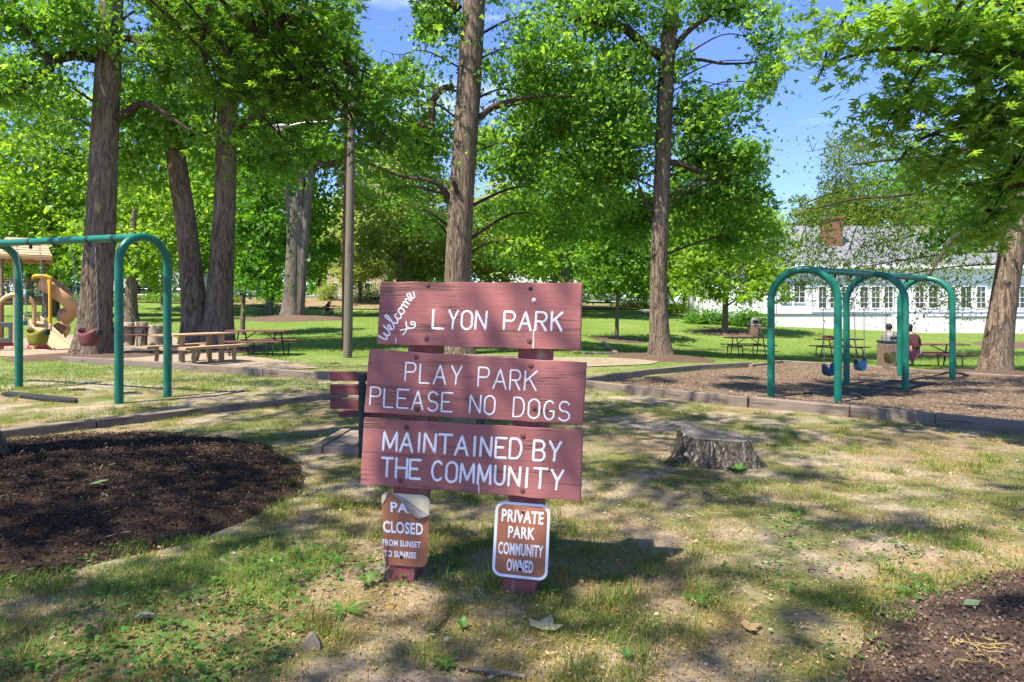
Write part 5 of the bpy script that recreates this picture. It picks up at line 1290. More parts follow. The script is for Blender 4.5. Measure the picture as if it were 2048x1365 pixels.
def rows(a, b, c, d):
    for k in range(K):
        f0, f1 = k / K, (k + 1) / K
        p, q = a.lerp(d, f0), b.lerp(c, f0); s, t_ = b.lerp(c, f1 + .03), a.lerp(d, f1 + .03)
        nrm = (q - p).cross(t_ - p).normalized(); nrm = nrm if nrm.z > 0 else -nrm
        m.prism([p + nrm * .03, q + nrm * .03, s, t_], nrm * .025)
rows(e[0], e[1], r_[1], r_[0]); rows(e[2], e[3], r_[0], r_[1])
m.prism([e[1], e[2], r_[1]], (-.04, 0, 0)); m.prism([e[0], e[3], r_[0]], (.04, 0, 0))
m.build('roof', M['tan_light'], tw, smooth=30)
for dy in (-.3, 2.2): m = MB(); m.box(((xm0 + xm1) / 2, D + dy, ze - .06), (xm1 - xm0, .07, .14)); m.build('roof_edge', M['tan_plastic'], tw, bevel=.02)
zt = pp(50, 560).z
for (ax, ay, bx, by) in ((pp(48, 0).x, D, pp(92, 0).x, D), (x0, D + 1.85, x1, D + 1.85), (x1, D + .6, x1, D + 1.85), (x0, D, pp(26, 0).x, D)):
    m = MB(); a, b = Vector((ax, ay, zt)), Vector((bx, by, zt)); lo = Vector((0, 0, zd + .12 - zt)); m.tube([a, b], .03, 8); m.tube([a + lo, b + lo], .025, 8)
    n = int((b - a).length / .11)
    for k in range(1, n): p = a.lerp(b, k / n); m.tube([p, p + lo], .014, 6)
    m.build('railing', M['brown_metal'], tw, smooth=60)
# yellow fire pole with a hooked top
m = MB(); a = pp(80, 663, -.5); m.tube(catmull([(pp(66, 557, 0).x, D - .2, pp(66, 557).z), (pp(72, 553).x, D - .4, pp(72, 553).z), (a.x - .02, a.y, pp(80, 556).z), (a.x, a.y, pp(80, 575).z), (a.x, a.y, tz(a.x, a.y) - .05)], 6), .07, 12); m.build('fire_pole', M['yellow'], tw, smooth=60)
# curved slide: trough swept along a falling arc, ending at the sand
path = catmull([pp(90, 572, .2), pp(104, 585, 0), pp(118, 602, -.2), pp(132, 622, -.2), pp(136, 642, 0), pp(128, 660, 0), pp(110, 672, -.3), pp(90, 680, -.6)], 7)
m = MB(); sec = [(-.40, .34), (-.44, .30), (-.40, .05), (-.28, -.08), (0, -.12), (.28, -.08), (.40, .05), (.44, .30), (.40, .34), (.34, .08), (.22, -.02), (0, -.05), (-.22, -.02), (-.34, .08)]
rows_ = []
for i, p in enumerate(path):
    tn = (path[min(i + 1, len(path) - 1)] - path[max(i - 1, 0)]).normalized(); s = tn.cross(Vector((0, 0, 1))).normalized(); up = s.cross(tn)
    for a_, b_ in sec: m.v.append(tuple(p + s * a_ * .8 + up * (b_ * 1.35 * max(.55, 1 - i / len(path) * .6))))
n = len(sec)
for i in range(len(path) - 1):
    for j in range(n): m.f.append((i * n + j, i * n + (j + 1) % n, (i + 1) * n + (j + 1) % n, (i + 1) * n + j)); m.mi.append(0)
m.build('curved_slide', M['tan_plastic'], tw, smooth=60)
# short straight slide in front
m = MB(); a, b = pp(52, 642, -.2), pp(66, 694, -1.5); b.z = tz(b.x, b.y) + .03
s = Vector((.27, .05, 0)); up = Vector((0, -.1, .2))
for o_, w_ in ((Vector(), s), ):
    m.prism([a - s, a + s, b + s * 1.2, b - s * 1.2], (0, 0, .05))
    for sg in (-1, 1): m.prism([a + s * sg, b + s * 1.2 * sg, b + s * 1.2 * sg + Vector((0, 0, .12)), a + s * sg + Vector((0, 0, .26))], (.05 * sg, 0, 0))
m.build('short_slide', M['tan_light'], tw, bevel=.02)
# arch climber and panel on the left
m = MB(); pts = []
for k in range(9):
    th = math.pi * (1 - k / 8); pts.append(pp(14 + 34 * math.cos(th), 614 - 24 * math.sin(th), -.5))
pts = [pp(-20, 700, -.5)] + pts + [pp(48, 700, -.5)]
m.tube(pts, .085, 10); m.build('arch_climber', M['tan_plastic'], tw, smooth=60)
m = MB(); y = D - .7
def pnl(a, b, c_, d): m.box(((pp(a, 0).x + pp(b, 0).x) / 2, y, (pp(0, c_).z + pp(0, d).z) / 2), (pp(b, 0).x - pp(a, 0).x, .07, pp(0, c_).z - pp(0, d).z))
pnl(-16, 28, 644, 654); pnl(-16, 28, 674, 684); pnl(-16, 2, 654, 674); pnl(20, 28, 654, 674); m.build('play_panel', M['panel_grey'], tw, bevel=.02)
m = MB(); pnl(-16, 30, 684, 690); m.build('bench', M['red_cloth'], tw); m = MB(); pnl(52, 60, 582, 600); pnl(48, 56, 640, 650); m.build('handle', M['teal'], tw, bevel=.03)
tw.rotation_euler.z = R(35); tw.scale.x = .82          # the tower faces the sign, turned towards the middle of the park
m = MB(); g = G(95, 697); m.lathe(g, [(.55, .0), (.62, .05), (.55, .14), (.3, .20), (.02, .22)], 18); 
for i in range(len(m.v)): v = m.v[i]; m.v[i] = (v[0], v[1], v[2] + .03 * math.sin(i * 1.9))
tag(m.build('sand_toy', M['pink'], None, origin=g, smooth=60), 'pink plastic toy left on the sand in front of the short slide', 'toy')

# ------------------------------------------------------------------ poles, lamp, bins
def wood_pole(name, pts, mat, label, cat):
    b = pts[0]; base = P(*b[:3]); base.z = tz(base.x, base.y); t = empty(name, base, label, cat); m = MB()
    w = [P(*q[:3]) for q in pts]; w[0].z = base.z - .1
    m.tube(catmull(w, 6), lerp_list([q[3] for q in pts], 6), 16); m.build('pole', M[mat], t, smooth=60); return t
up = wood_pole('utility_pole', [(695, 716, 19.2, .135), (698, 560, 19.2, .13), (702, 320, 19.2, .12), (705, 200, 19.2, .11), (706, 165, 19.2, .105)], 'pole_wood', 'grey wooden utility pole with a street lamp arm, left of the red sign', 'utility pole')
m = MB(); m.tube(catmull([P(705, 232, 19.2), P(660, 243, 19.0), P(610, 246, 18.9), P(580, 252, 18.8)], 6), .03, 8); m.build('lamp_arm', M['steel'], up, smooth=60)
m = MB(); c = P(563, 254, 18.75); vs = []
K = 12
for i in range(9):
    f = i / 8; x = -.26 + .52 * f; w_ = .13 * math.sin(math.pi * (.08 + .84 * f)) ** .6; h_ = .085 * math.sin(math.pi * (.1 + .8 * f)) ** .7
    for j in range(K): th = 2 * math.pi * j / K; vs.append(c + Vector((x, w_ * math.cos(th), h_ * math.sin(th) * (1 if math.sin(th) > 0 else .55))))
m.add(vs, [(i * K + j, i * K + (j + 1) % K, (i + 1) * K + (j + 1) % K, (i + 1) * K + j) for i in range(8) for j in range(K)] + [tuple(range(K)), tuple(range(8 * K, 9 * K))])
lh = m.build('lamp_head', M['steel'], up, smooth=60); m = MB(); m.lathe(c + Vector((-.06, 0, -.05)), [(.10, 0), (.095, -.035), (.06, -.07), (.005, -.085)], 14); m.build('lens', M['lamp_clear'], lh, smooth=60)
wood_pole('wood_pole', [(690, 694, 22.5, .115), (691, 520, 22.5, .11), (694, 320, 22.5, .10), (696, 120, 22.5, .09)], 'pole_brown', 'thin dark brown wooden pole just left of the grey utility pole', 'pole')
def bin_(label, g, w, h, mats, dome):
    k = dome
    t = empty('litter_bin', g, label, 'litter bin', 'litter bins'); m = MB()
    m.box(g + Vector((0, 0, h / 2 - .02)), (w, w, h)); bo = m.build('body', M[mats[0]], t, bevel=.03, seg=3)
    m = MB(); m.box(g + Vector((0, 0, h + .02)), (w * 1.04, w * 1.04, .06)); m.build('rim', M[mats[2]], t, bevel=.012)
    m = MB(); r = w * .47; m.lathe(g + Vector((0, 0, h + .052)), [(r, 0), (r, .12 * k), (r * .93, .26 * k), (r * .75, .36 * k), (r * .4, .43 * k), (.01, .45 * k)], 20); m.build('dome_lid', M[mats[1]], t, smooth=60)
    m = MB(); m.box(g + Vector((0, -r * .93, h + .05 + .15 * k)), (r * 1.0, .05, .13 * k)); m.build('flap', M['rubber'], t, bevel=.02)
    return t
bin_('brown litter bin with a dark dome, beside the low white terrace wall', G(1509, 672), .62, .62, ('bin_dark', 'panel_grey', 'concrete'), .9)
bin_('squat grey domed litter bin in front of the seated people', G(1780, 740), .50, .80, ('bin_dark', 'panel_grey', 'dark_metal'), .62)

# ------------------------------------------------------------------ people
def skin_body(name, joints, edges, mat, parent, root=0, sub_=2):
    """joints: (x, y, z, radius) ; one continuous skinned surface"""
    me = bpy.data.meshes.new(name); me.from_pydata([j[:3] for j in joints], edges, []); me.update()
    o = bpy.data.objects.new(name, me); COL.objects.link(o); o.parent = parent; me.materials.append(mat)
    md = o.modifiers.new('skin', 'SKIN'); md.use_smooth_shade = True
    for i, j in enumerate(joints):
        sv = me.skin_vertices[0].data[i]; r = j[3]; sv.radius = r if isinstance(r, tuple) else (r, r); sv.use_root = (i == root)
    s = o.modifiers.new('smooth', 'SUBSURF'); s.levels = sub_; s.render_levels = sub_
    return o
def seated_person(label, loc, rz, shirt, trousers, lean=.18, hair_long=False, group=None, arms=.34):
    """sits facing +Y of its own frame; origin on the ground below the hips, seat at 0.46 m"""
    t = empty('person', loc, label, 'person', group); t.rotation_euler.z = rz
    ly = lambda z: lean * (z - .52) / .55
    J = [(0, 0, .54, .13), (0, ly(.75), .75, .125), (0, ly(.98), .98, .13), (0, ly(1.08), 1.08, .055), (0, ly(1.15) + .01, 1.14, .055)]
    E = [(0, 1), (1, 2), (2, 3), (3, 4)]
    def add(*pts, at):
        prev = at
        for p in pts: J.append(p); E.append((prev, len(J) - 1)); prev = len(J) - 1
        return prev
    hd = add((0, ly(1.2) + .03, 1.21, .078), (0, ly(1.3) + .02, 1.29, .092), (0, ly(1.36) + .01, 1.37, .07), at=4)
    hands = []
    for s in (-1, 1):
        w = add((s * .17, ly(1.0), 1.01, .065), (s * .23, ly(.8) + .06, .80, .045), (s * .20, ly(.8) + .10 + arms * .5, .78, .036), (s * .12, ly(.8) + .12 + arms, .80, .026), at=2)
        hands.append(Vector(J[w][:3]))
        add((s * .10, .10, .53, .095), (s * .13, .46, .52, .065), (s * .13, .48, .28, .052), (s * .13, .44, .09, .038), (s * .13, .52, .05, .04), (s * .13, .63, .035, .03), at=0)
    b = skin_body('body', J, E, M['skin'], t)
    for h, s in zip(hands, (-1, 1)):                    # palm, four fingers and a thumb on each hand
        Jh = [(h.x, h.y, h.z, (.03, .016)), (h.x, h.y + .07, h.z, (.038, .014))]; Eh = [(0, 1)]
        for k in range(4):
            x = h.x + (-.030 + .020 * k); L = (.07, .08, .075, .06)[k]; i = len(Jh)
            Jh += [(x, h.y + .085, h.z, .009), (x, h.y + .085 + L * .5, h.z - .006, .008), (x, h.y + .085 + L, h.z - .022, .0065)]; Eh += [(1, i), (i, i + 1), (i + 1, i + 2)]
        i = len(Jh); Jh += [(h.x - s * .045, h.y + .05, h.z - .005, .010), (h.x - s * .055, h.y + .09, h.z - .012, .008)]; Eh += [(0, i), (i, i + 1)]
        skin_body('hand', Jh, Eh, M['skin'], t, 0, 1)
    # shirt and trousers follow the same joints
    Sj = [(0, .0, .58, .15), (0, ly(.75), .75, .145), (0, ly(.98), .98, .145), (0, ly(1.08), 1.07, .07)]; Se = [(0, 1), (1, 2), (2, 3)]
    for s in (-1, 1):
        i = len(Sj); Sj += [(s * .18, ly(1.0), 1.01, .078), (s * .235, ly(.8) + .06, .80, .060), (s * .205, ly(.8) + .08 + arms * .45, .785, .050)]; Se += [(2, i), (i, i + 1), (i + 1, i + 2)]
    skin_body('shirt', Sj, Se, shirt, t)
    Tj = [(0, 0, .56, .15)]; Te = []
    for s in (-1, 1):
        i = len(Tj); Tj += [(s * .10, .10, .535, .11), (s * .13, .46, .52, .08), (s * .13, .475, .28, .068), (s * .13, .45, .11, .058)]; Te += [(0, i), (i, i + 1), (i + 1, i + 2), (i + 2, i + 3)]
    skin_body('trousers', Tj, Te, trousers, t)
    m = MB(); hc = Vector((0, ly(1.33) + .0, 1.325)); n = 14
    for i in range(9):
        ph = math.pi * i / 8 * (.62 if not hair_long else .68)
        for j in range(n):
            th = 2 * math.pi * j / n; fr = math.sin(th)   # +1 is the face side
            z = .125 * math.cos(ph); rr = .112 * math.sin(ph) ** .8 if i else 0
            m.v.append((hc.x + rr * math.cos(th) * .92, hc.y - .018 + rr * fr * (1.12 if fr < 0 else .96), hc.z + z + (.055 * max(0, fr) * (i / 8) ** 2)))
    if hair_long:
        for j in range(n):
            th = 2 * math.pi * j / n; fr = math.sin(th); m.v.append((.105 * math.cos(th), hc.y - .03 + .085 * fr - .02, 1.02 if fr < .2 else 1.24))
    R9 = 10 if hair_long else 9
    for i in range(R9 - 1):
        for j in range(n): m.f.append((i * n + j, i * n + (j + 1) % n, (i + 1) * n + (j + 1) % n, (i + 1) * n + j)); m.mi.append(0)
    o = m.build('hair', M['hair'], None, smooth=80); o.parent = t
    m = MB(); f = Vector((0, ly(1.29) + .02, 1.285))
    for s in (-1, 1): m.lathe(f + Vector((s * .032, .078, .015)), [(.001, -.012), (.011, 0), (.001, .012)], 8)
    o = m.build('eyes', M['hair'], None, smooth=70); o.parent = t
    m = MB(); m.prism([f + Vector((-.014, .08, -.018)), f + Vector((.014, .08, -.018)), f + Vector((0, .082, .02))], (0, .024, -.006)); 
    for s in (-1, 1): m.lathe(f + Vector((s * .092, -.005, .0)), [(.012, -.028), (.018, 0), (.014, .028)], 8)
    o = m.build('nose_and_ears', M['skin'], None, smooth=70); o.parent = t
    m = MB(); m.tube([f + Vector((-.024, .074, -.045)), f + Vector((0, .086, -.047)), f + Vector((.024, .074, -.045))], .006, 6); o = m.build('mouth', M['red_cloth'], None, smooth=70); o.parent = t
    return t
tr = T3.rotation_euler.z
def on_bench(T, x, s):
    v = Matrix.Rotation(T.rotation_euler.z, 3, 'Z') @ Vector((x, s * .63, 0)); p = T.location + v; return Vector((p.x, p.y, T.location.z))
seated_person('person in a blue top seen from behind, sitting at the long picnic table', on_bench(T3, -1.27, -1), tr + .05, M['blue_cloth'], M['navy_cloth'], .25)
seated_person('dark haired person in a dark red top, sitting at the long picnic table', on_bench(T3, -.58, -1), tr + .10, M['maroon_cloth'], M['grey_cloth'], .30, True)
seated_person('person in dark hooded clothes sitting alone at the far picnic table', on_bench(T5, -.60, -1), R(-70), M['navy_cloth'], M['navy_cloth'], .32)

# ------------------------------------------------------------------ the white house
BY = 46.0
def hp(px, py, d=BY): return P(px, py, d)
zg = .2
hb = empty('white_house', (hp(1750, 640).x, BY + 4, .3), 'long low white house with rows of paned windows, grey roof and brick chimney', 'house')
M['siding'] = plain('white siding', (.78, .78, .78), .6, .06, 2, .05)
def siding():
    b = NB('white lap siding'); v = b.pos(obj=False); s = b.node('ShaderNodeSeparateXYZ', Vector=v)
    w = b.math('FRACT', b.math('MULTIPLY', s.outputs['Z'], 6.0)); n = b.noise(v, 1.1, 5)
    c = b.mix(b.math('MULTIPLY', n, .3), (.78, .78, .76), (.66, .67, .65)); return b.bsdf(c, .6, b.bump(w, .6, .015), 0, .3)
M['siding'] = siding()
def brickm():
    b = NB('red brick'); v = b.pos(obj=True); t = b.N.new('ShaderNodeTexBrick'); b.L.new(b.pos((1, 1, 1), True, (R(90), 0, 0)), t.inputs['Vector'])
    t.inputs['Scale'].default_value = 5; b.set(t.inputs['Color1'], (.24, .065, .04)); b.set(t.inputs['Color2'], (.15, .045, .03)); b.set(t.inputs['Mortar'], (.26, .20, .16)); t.inputs['Mortar Size'].default_value = .03
    return b.bsdf(t.outputs['Color'], .9, None, 0, .1)
M['brick'] = brickm()
def roofm():
    b = NB('grey shingles'); v = b.pos(obj=False); n = b.noise(v, 3, 6, .7); c = b.ramp(n, [(.3, (.115, .12, .128)), (.7, (.18, .185, .195))]); return b.bsdf(c, .75, b.bump(n, .4, .05), 0, .3)
M['shingle'] = roofm()
M['terrace'] = plain('white painted terrace wall', (.66, .64, .61), .8, .12, 1.2, .1)
M['cap'] = plain('grey wall coping', (.16, .16, .17), .8, .2, 4, .1)
xl0, xr0 = hp(1545, 0).x, hp(2260, 0).x; zf = hp(0, 632).z; ze = hp(0, 531).z
m = MB(); m.box(((xl0 + xr0) / 2, BY + 4, (ze + zg - .6) / 2), (xr0 - xl0, 8, ze - zg + .6)); m.build('wall', M['siding'], hb)
m = MB(); xw0, xw1 = hp(1432, 0).x, hp(1546, 0).x; zw = hp(0, 548).z; m.box(((xw0 + xw1) / 2 - .001, BY + 4.2, (zw + 0) / 2), (xw1 - xw0, 7, zw)); m.build('wing_wall', M['siding'], hb)
zr = hp(0, 452, BY + 4).z
rf = MB(); ov = .45
a = [Vector((xl0 - ov, BY - ov, ze)), Vector((xr0 + ov, BY - ov, ze)), Vector((xr0 - 3, BY + 4, zr)), Vector((xl0 + 2.2, BY + 4, zr)), Vector((xl0 - ov, BY + 8 + ov, ze)), Vector((xr0 + ov, BY + 8 + ov, ze))]
rf.add(a, [(0, 1, 2, 3), (4, 3, 2, 5), (0, 3, 4), (1, 5, 2), (0, 4, 5, 1)]); roof = rf.build('roof', M['shingle'], hb, smooth=20)
m = MB(); m.box(((xl0 + xr0) / 2, BY - ov - .02, ze - .12), (xr0 - xl0 + 2 * ov + .02, .06, .26)); m.build('eave_board', M['siding'], hb)
m = MB(); xa = hp(1692, 0).x; wch = 33 / F * BY; zc0, zc1 = hp(0, 512).z, hp(0, 431).z
m.box((xa, BY + 2.0, (zc0 + zc1) / 2 - .3), (wch, .9, zc1 - zc0 + .6)); m.box((xa, BY + 2.0, zc1 + .06), (wch * 1.12, 1.05, .14)); m.build('chimney', M['brick'], roof)
wrf = MB(); a = [Vector((xw0 - .3, BY + .4, zw)), Vector((xw1, BY + .4, zw)), Vector((xw1, BY + 4.2, zw + .5)), Vector((xw0 + 1, BY + 4.2, zw + .5)), Vector((xw0 - .3, BY + 8, zw)), Vector((xw1, BY + 8, zw))]
wrf.add(a, [(0, 1, 2, 3), (4, 3, 2, 5), (0, 3, 4), (0, 4, 5, 1), (1, 5, 2)]); wrf.build('wing_roof', M['shingle'], hb, smooth=20)
def window(px0, px1, py0, py1, rows_=4):
    x0, x1 = hp(px0, 0).x, hp(px1, 0).x; z1, z0 = hp(0, py0).z, hp(0, py1).z; y = BY
    m = MB(); fw = .07
    for cx, cz, sx, sz in (((x0 + x1) / 2, z1 + fw / 2, x1 - x0 + 2 * fw, fw), ((x0 + x1) / 2, z0 - fw / 2, x1 - x0 + 2 * fw, fw)): m.box((cx, y - .03, cz), (sx, .08, sz))
    for cx in (x0 - fw / 2, x1 + fw / 2): m.box((cx, y - .031, (z0 + z1) / 2), (fw, .08, z1 - z0))
    w = m.build('window', M['siding'], hb)
    m = MB(); m.box(((x0 + x1) / 2, y - .008, (z0 + z1) / 2), (x1 - x0 - .004, .03, z1 - z0 - .004)); m.build('pane', M['glass'], w)
    m = MB(); m.box(((x0 + x1) / 2, y - .026, (z0 + z1) / 2), (.035, .03, z1 - z0 - .006))
    for k in range(1, rows_): m.box(((x0 + x1) / 2, y - .027, z0 + (z1 - z0) * k / rows_), (x1 - x0 - .006, .03, .03))
    m.build('muntins', M['siding'], w)
for x0, x1 in ((1562, 1580), (1588, 1609)): window(x0, x1, 563, 605)
for x0, x1 in ((1637, 1652), (1660, 1675), (1684, 1699), (1720, 1735), (1743, 1759), (1768, 1785), (1831, 1847), (1857, 1874), (1895, 1910), (1921, 1942), (1953, 1970), (2005, 2022), (2030, 2048)): window(x0, x1, 574, 616)
for y, h_ in ((623, .10), (570, .14)):
    m = MB(); m.box((hp(1840, 0).x, BY - .03, hp(0, y).z), (hp(2060, 0).x - hp(1622, 0).x, .05, h_)); m.build('trim_board', M['siding'], hb)
for px in (1546, 1618): m = MB(); m.box((hp(px, 0).x, BY - .04, (ze + zf) / 2), (.34, .10, ze - zf)); m.build('corner_board', M['siding'], hb)
m = MB(); zs = hp(0, 640, 44).z
for k in range(4): m.box((hp(1836, 0, 44).x, 44.6 - k * .32, zf - .15 - k * .17 - .4), (hp(1890, 0, 44).x - hp(1783, 0, 44).x - .02, 1.3, .8)) if k < 1 else m.box((hp(1836, 0, 44).x, 43.98 - (k - 1) * .32, zf - .15 - k * .17 - .4), (hp(1890, 0, 44).x - hp(1783, 0, 44).x - .02, .30, .8))
m.build('steps', M['terrace'], hb, bevel=.01)
for px0, px1, py, lab in ((1505, 1783, 630, 'low white terrace wall with grey coping in front of the house, left of its steps'), (1890, 2250, 635, 'low white terrace wall with grey coping in front of the house, right of its steps')):
    d = 44.0; x0, x1 = hp(px0, 0, d).x, hp(px1, 0, d).x; z = hp(0, py, d).z
    t = empty('terrace_wall', ((x0 + x1) / 2, d, tz((x0 + x1) / 2, d)), lab, 'wall', 'terrace walls')
    m = MB(); m.box(((x0 + x1) / 2, d + .9, z / 2 - .45), (x1 - x0, 1.9, z + .9)); m.build('wall', M['terrace'], t)
    m = MB(); m.box(((x0 + x1) / 2, d + .9, z + .035), (x1 - x0 + .1, 2.0, .07)); m.build('coping', M['cap'], t)

# houses beyond the road, mostly behind leaves
def far_house(label, px, d, w, h, wall, zoff=0):
    x = (px - 1024) / F * d; z = tz(x, d); t = empty('far_house', (x, d, z), label, 'house', 'houses beyond the road')
    m = MB(); m.box((x, d + 4, z + h / 2 - .5), (w, 8, h + 1)); m.build('wall', wall, t)
    m = MB(); o_ = .4; a = [Vector((x - w / 2 - o_, d - o_, z + h)), Vector((x + w / 2 + o_, d - o_, z + h)), Vector((x + w / 2 + o_, d + 4, z + h + 2.6)), Vector((x - w / 2 - o_, d + 4, z + h + 2.6)), Vector((x - w / 2 - o_, d + 8 + o_, z + h)), Vector((x + w / 2 + o_, d + 8 + o_, z + h))]
    m.add(a, [(0, 1, 2, 3), (4, 3, 2, 5), (0, 3, 4), (1, 5, 2), (0, 4, 5, 1)]); m.build('roof', M['shingle'], t, smooth=20)
    n = max(2, int(w / 2.6))
    for k in range(n):
        for lv in range(int(h // 2.7)):
            cx = x - w / 2 + (k + .5) * w / n; m = MB(); m.box((cx, d - .02, z + 1.6 + lv * 2.7), (1.05, .08, 1.45)); f = m.build('window', M['siding'], t)
            m = MB(); m.box((cx, d - .05, z + 1.6 + lv * 2.7), (.85, .06, 1.25)); m.build('pane', M['glass'], f)
M['tan_wall'] = plain('tan wall', (.45, .36, .26), .8, .1, 2, .05)
far_house('white house beyond the road, seen through leaves left of the near teal pole', 300, 96, 15, 5.6, M['siding'])
far_house('white house beyond the road, glimpsed just above the top red board', 1075, 100, 14, 5.6, M['siding'])
far_house('tan house beyond the road, seen between the wooden poles and the red sign', 735, 104, 13, 5.6, M['tan_wall'])

# ------------------------------------------------------------------ cars on the street
def car(label, px, d, rz, paint):
    x = (px - 1024) / F * d; g = Vector((x, d, tz(x, d) + .13)); t = empty('parked_car', g, label, 'car', 'cars on the street')
    def put(m, n, mat, par=None, **kw):
        o = m.build(n, mat, None, **kw); o.parent = par or t; return o
    prof = [(-2.25, .45, .62, .70), (-2.2, .30, .84, .78), (-1.7, .24, .95, .86), (-1.05, .22, .98, .89), (0, .22, .96, .90), (.9, .22, .94, .89), (1.7, .24, .86, .85), (2.15, .28, .72, .76), (2.28, .42, .60, .62)]
    m = MB(); K = 10
    for X_, zb, zt, hw in prof:
        for a_, b_ in ((-.92, 0), (-1, .35), (-1, .62), (-.95, .9), (-.80, 1), (.80, 1), (.95, .9), (1, .62), (1, .35), (.92, 0)): m.v.append((X_, a_ * hw, zb + b_ * (zt - zb)))
    for i in range(len(prof) - 1):
        for j in range(K): m.f.append((i * K + j, i * K + (j + 1) % K, (i + 1) * K + (j + 1) % K, (i + 1) * K + j)); m.mi.append(0)
    m.f += [tuple(range(K)), tuple(range((len(prof) - 1) * K, len(prof) * K))]; m.mi += [0, 0]
    put(m, 'body', paint, smooth=50)
    m = MB(); top = [(-1.75, .93, .80), (-1.25, 1.36, .66), (-.6, 1.46, .62), (.25, 1.44, .62), (.75, 1.24, .68), (1.2, .93, .80)]
    for X_, z, hw in top: m.v += [(X_, -hw - .01 if z < 1 else -hw, z), (X_, hw, z)]
    lo = [(-1.75, .9, .82), (1.2, .9, .82)]
    m.f = [(0, 2, 4, 6, 8, 10), (11, 9, 7, 5, 3, 1)] + [(2 * i, 2 * i + 1, 2 * i + 3, 2 * i + 2) for i in range(5)]; m.mi = [0] * 7
    ro = put(m, 'cabin', paint, smooth=30)
    m = MB()
    for s in (-1, 1):
        for pts in ([(-1.45, .97, .795), (-1.12, 1.33, .675), (-.45, 1.40, .645), (-.45, .97, .795)], [(-.38, .97, .795), (-.38, 1.40, .645), (.22, 1.38, .65), (.62, 1.20, .70), (.92, .97, .795)]):
            m.prism([Vector((a_, s * (c_ + .006), b_)) for a_, b_, c_ in pts], (0, s * .012, 0))
    put(m, 'side_windows', M['car_glass'])
    m = MB(); m.prism([Vector(p) for p in ((.31, -.58, 1.425), (.31, .58, 1.425), (1.14, .72, .96), (1.14, -.72, .96))], (.02, 0, .015)); put(m, 'windscreen', M['car_glass'])
    for X_ in (-1.38, 1.40):
        for s in (-1, 1):
            ax = Matrix.Rotation(R(90), 3, 'X'); m = MB(); m.lathe((X_, s * .80, .31), [(.20, -.11), (.31, -.10), (.325, -.06), (.325, .06), (.31, .10), (.20, .11)], 24, ax); w = put(m, 'wheel', M['rubber'])
            m = MB(); m.lathe((X_, s * .80, .31), [(.01, -.115), (.19, -.118), (.205, -.10), (.205, .10), (.19, .118), (.01, .115)], 20, ax); put(m, 'rim', M['chrome'], w)
    for s in (-1, 1):
        m = MB(); m.box((2.12, s * .60, .64), (.18, .26, .11)); put(m, 'headlight', M['lamp_clear'], bevel=.03); m = MB(); m.box((-2.17, s * .62, .72), (.12, .22, .12)); put(m, 'tail_lamp', M['lamp_red'], bevel=.03)
    t.rotation_euler.z = rz
M['paint_silver'] = plain('silver car paint', (.42, .45, .50), .25, .05, 2, 0, .5, .6); M['paint_dark'] = plain('dark car paint', (.02, .022, .03), .2, .1, 2, 0, .2, .6); M['paint_white'] = plain('white car paint', (.75, .75, .76), .25, .05, 2, 0, 0, .6); M['paint_red'] = plain('dark red car paint', (.10, .015, .02), .25, .05, 2, 0, 0, .6)
car('silver car on the street, just right of the top red board', 1192, 75, R(4), M['paint_silver'])
car('dark car on the street, seen between the thick left trunk and the near teal pole', 284, 81, R(-2), M['paint_dark'])
car('white car on the street, seen between the near teal pole and the twin trunks', 345, 83.5, R(-2), M['paint_white'])
car('dark car on the street behind the play tower, left of the thick trunk', 140, 82, R(-2), M['paint_dark'])
car('white car on the street, seen under the small bright tree', 505, 80, R(2), M['paint_white'])

# ------------------------------------------------------------------ shrubs and plants
def bush(name, label, c, r, n, leaf, size=.09, per=46, shape='one', sig=.16, seed=1, cat='shrub', up=.5):
    rng = np.random.default_rng(seed); rnd = random.Random(seed); c = Vector(c); t = empty(name, c, label, cat); m = MB()
    u_ = rng.normal(size=(n, 3)); u_ /= np.linalg.norm(u_, axis=1, keepdims=True); u_[:, 2] = np.abs(u_[:, 2])
    C = np.array(c) + u_ * (rng.random((n, 1)) ** .45) * np.array(r)
    for p in C[::3]: m.tube([c + Vector((rnd.uniform(-.1, .1), rnd.uniform(-.1, .1), -.05)), (c + Vector(p)) / 2 + Vector((0, 0, .05)), Vector(p)], [.014, .009, .004], 4, cap=False)
    m.build('stems', M['bark_thin'], t)
    A = (C[:, None] + rng.normal(size=(n, per, 3)) * sig).reshape(-1, 3); A = A[A[:, 2] > TZ(A[:, 0], A[:, 1]) + .01]
    V, f, k = leaf_cloud(A, size, shape, None, up, .2, rng); link_mesh('leaves', np_mesh('leaves', V, f, k, 1, rng.random(len(A))), M[leaf], t); return t
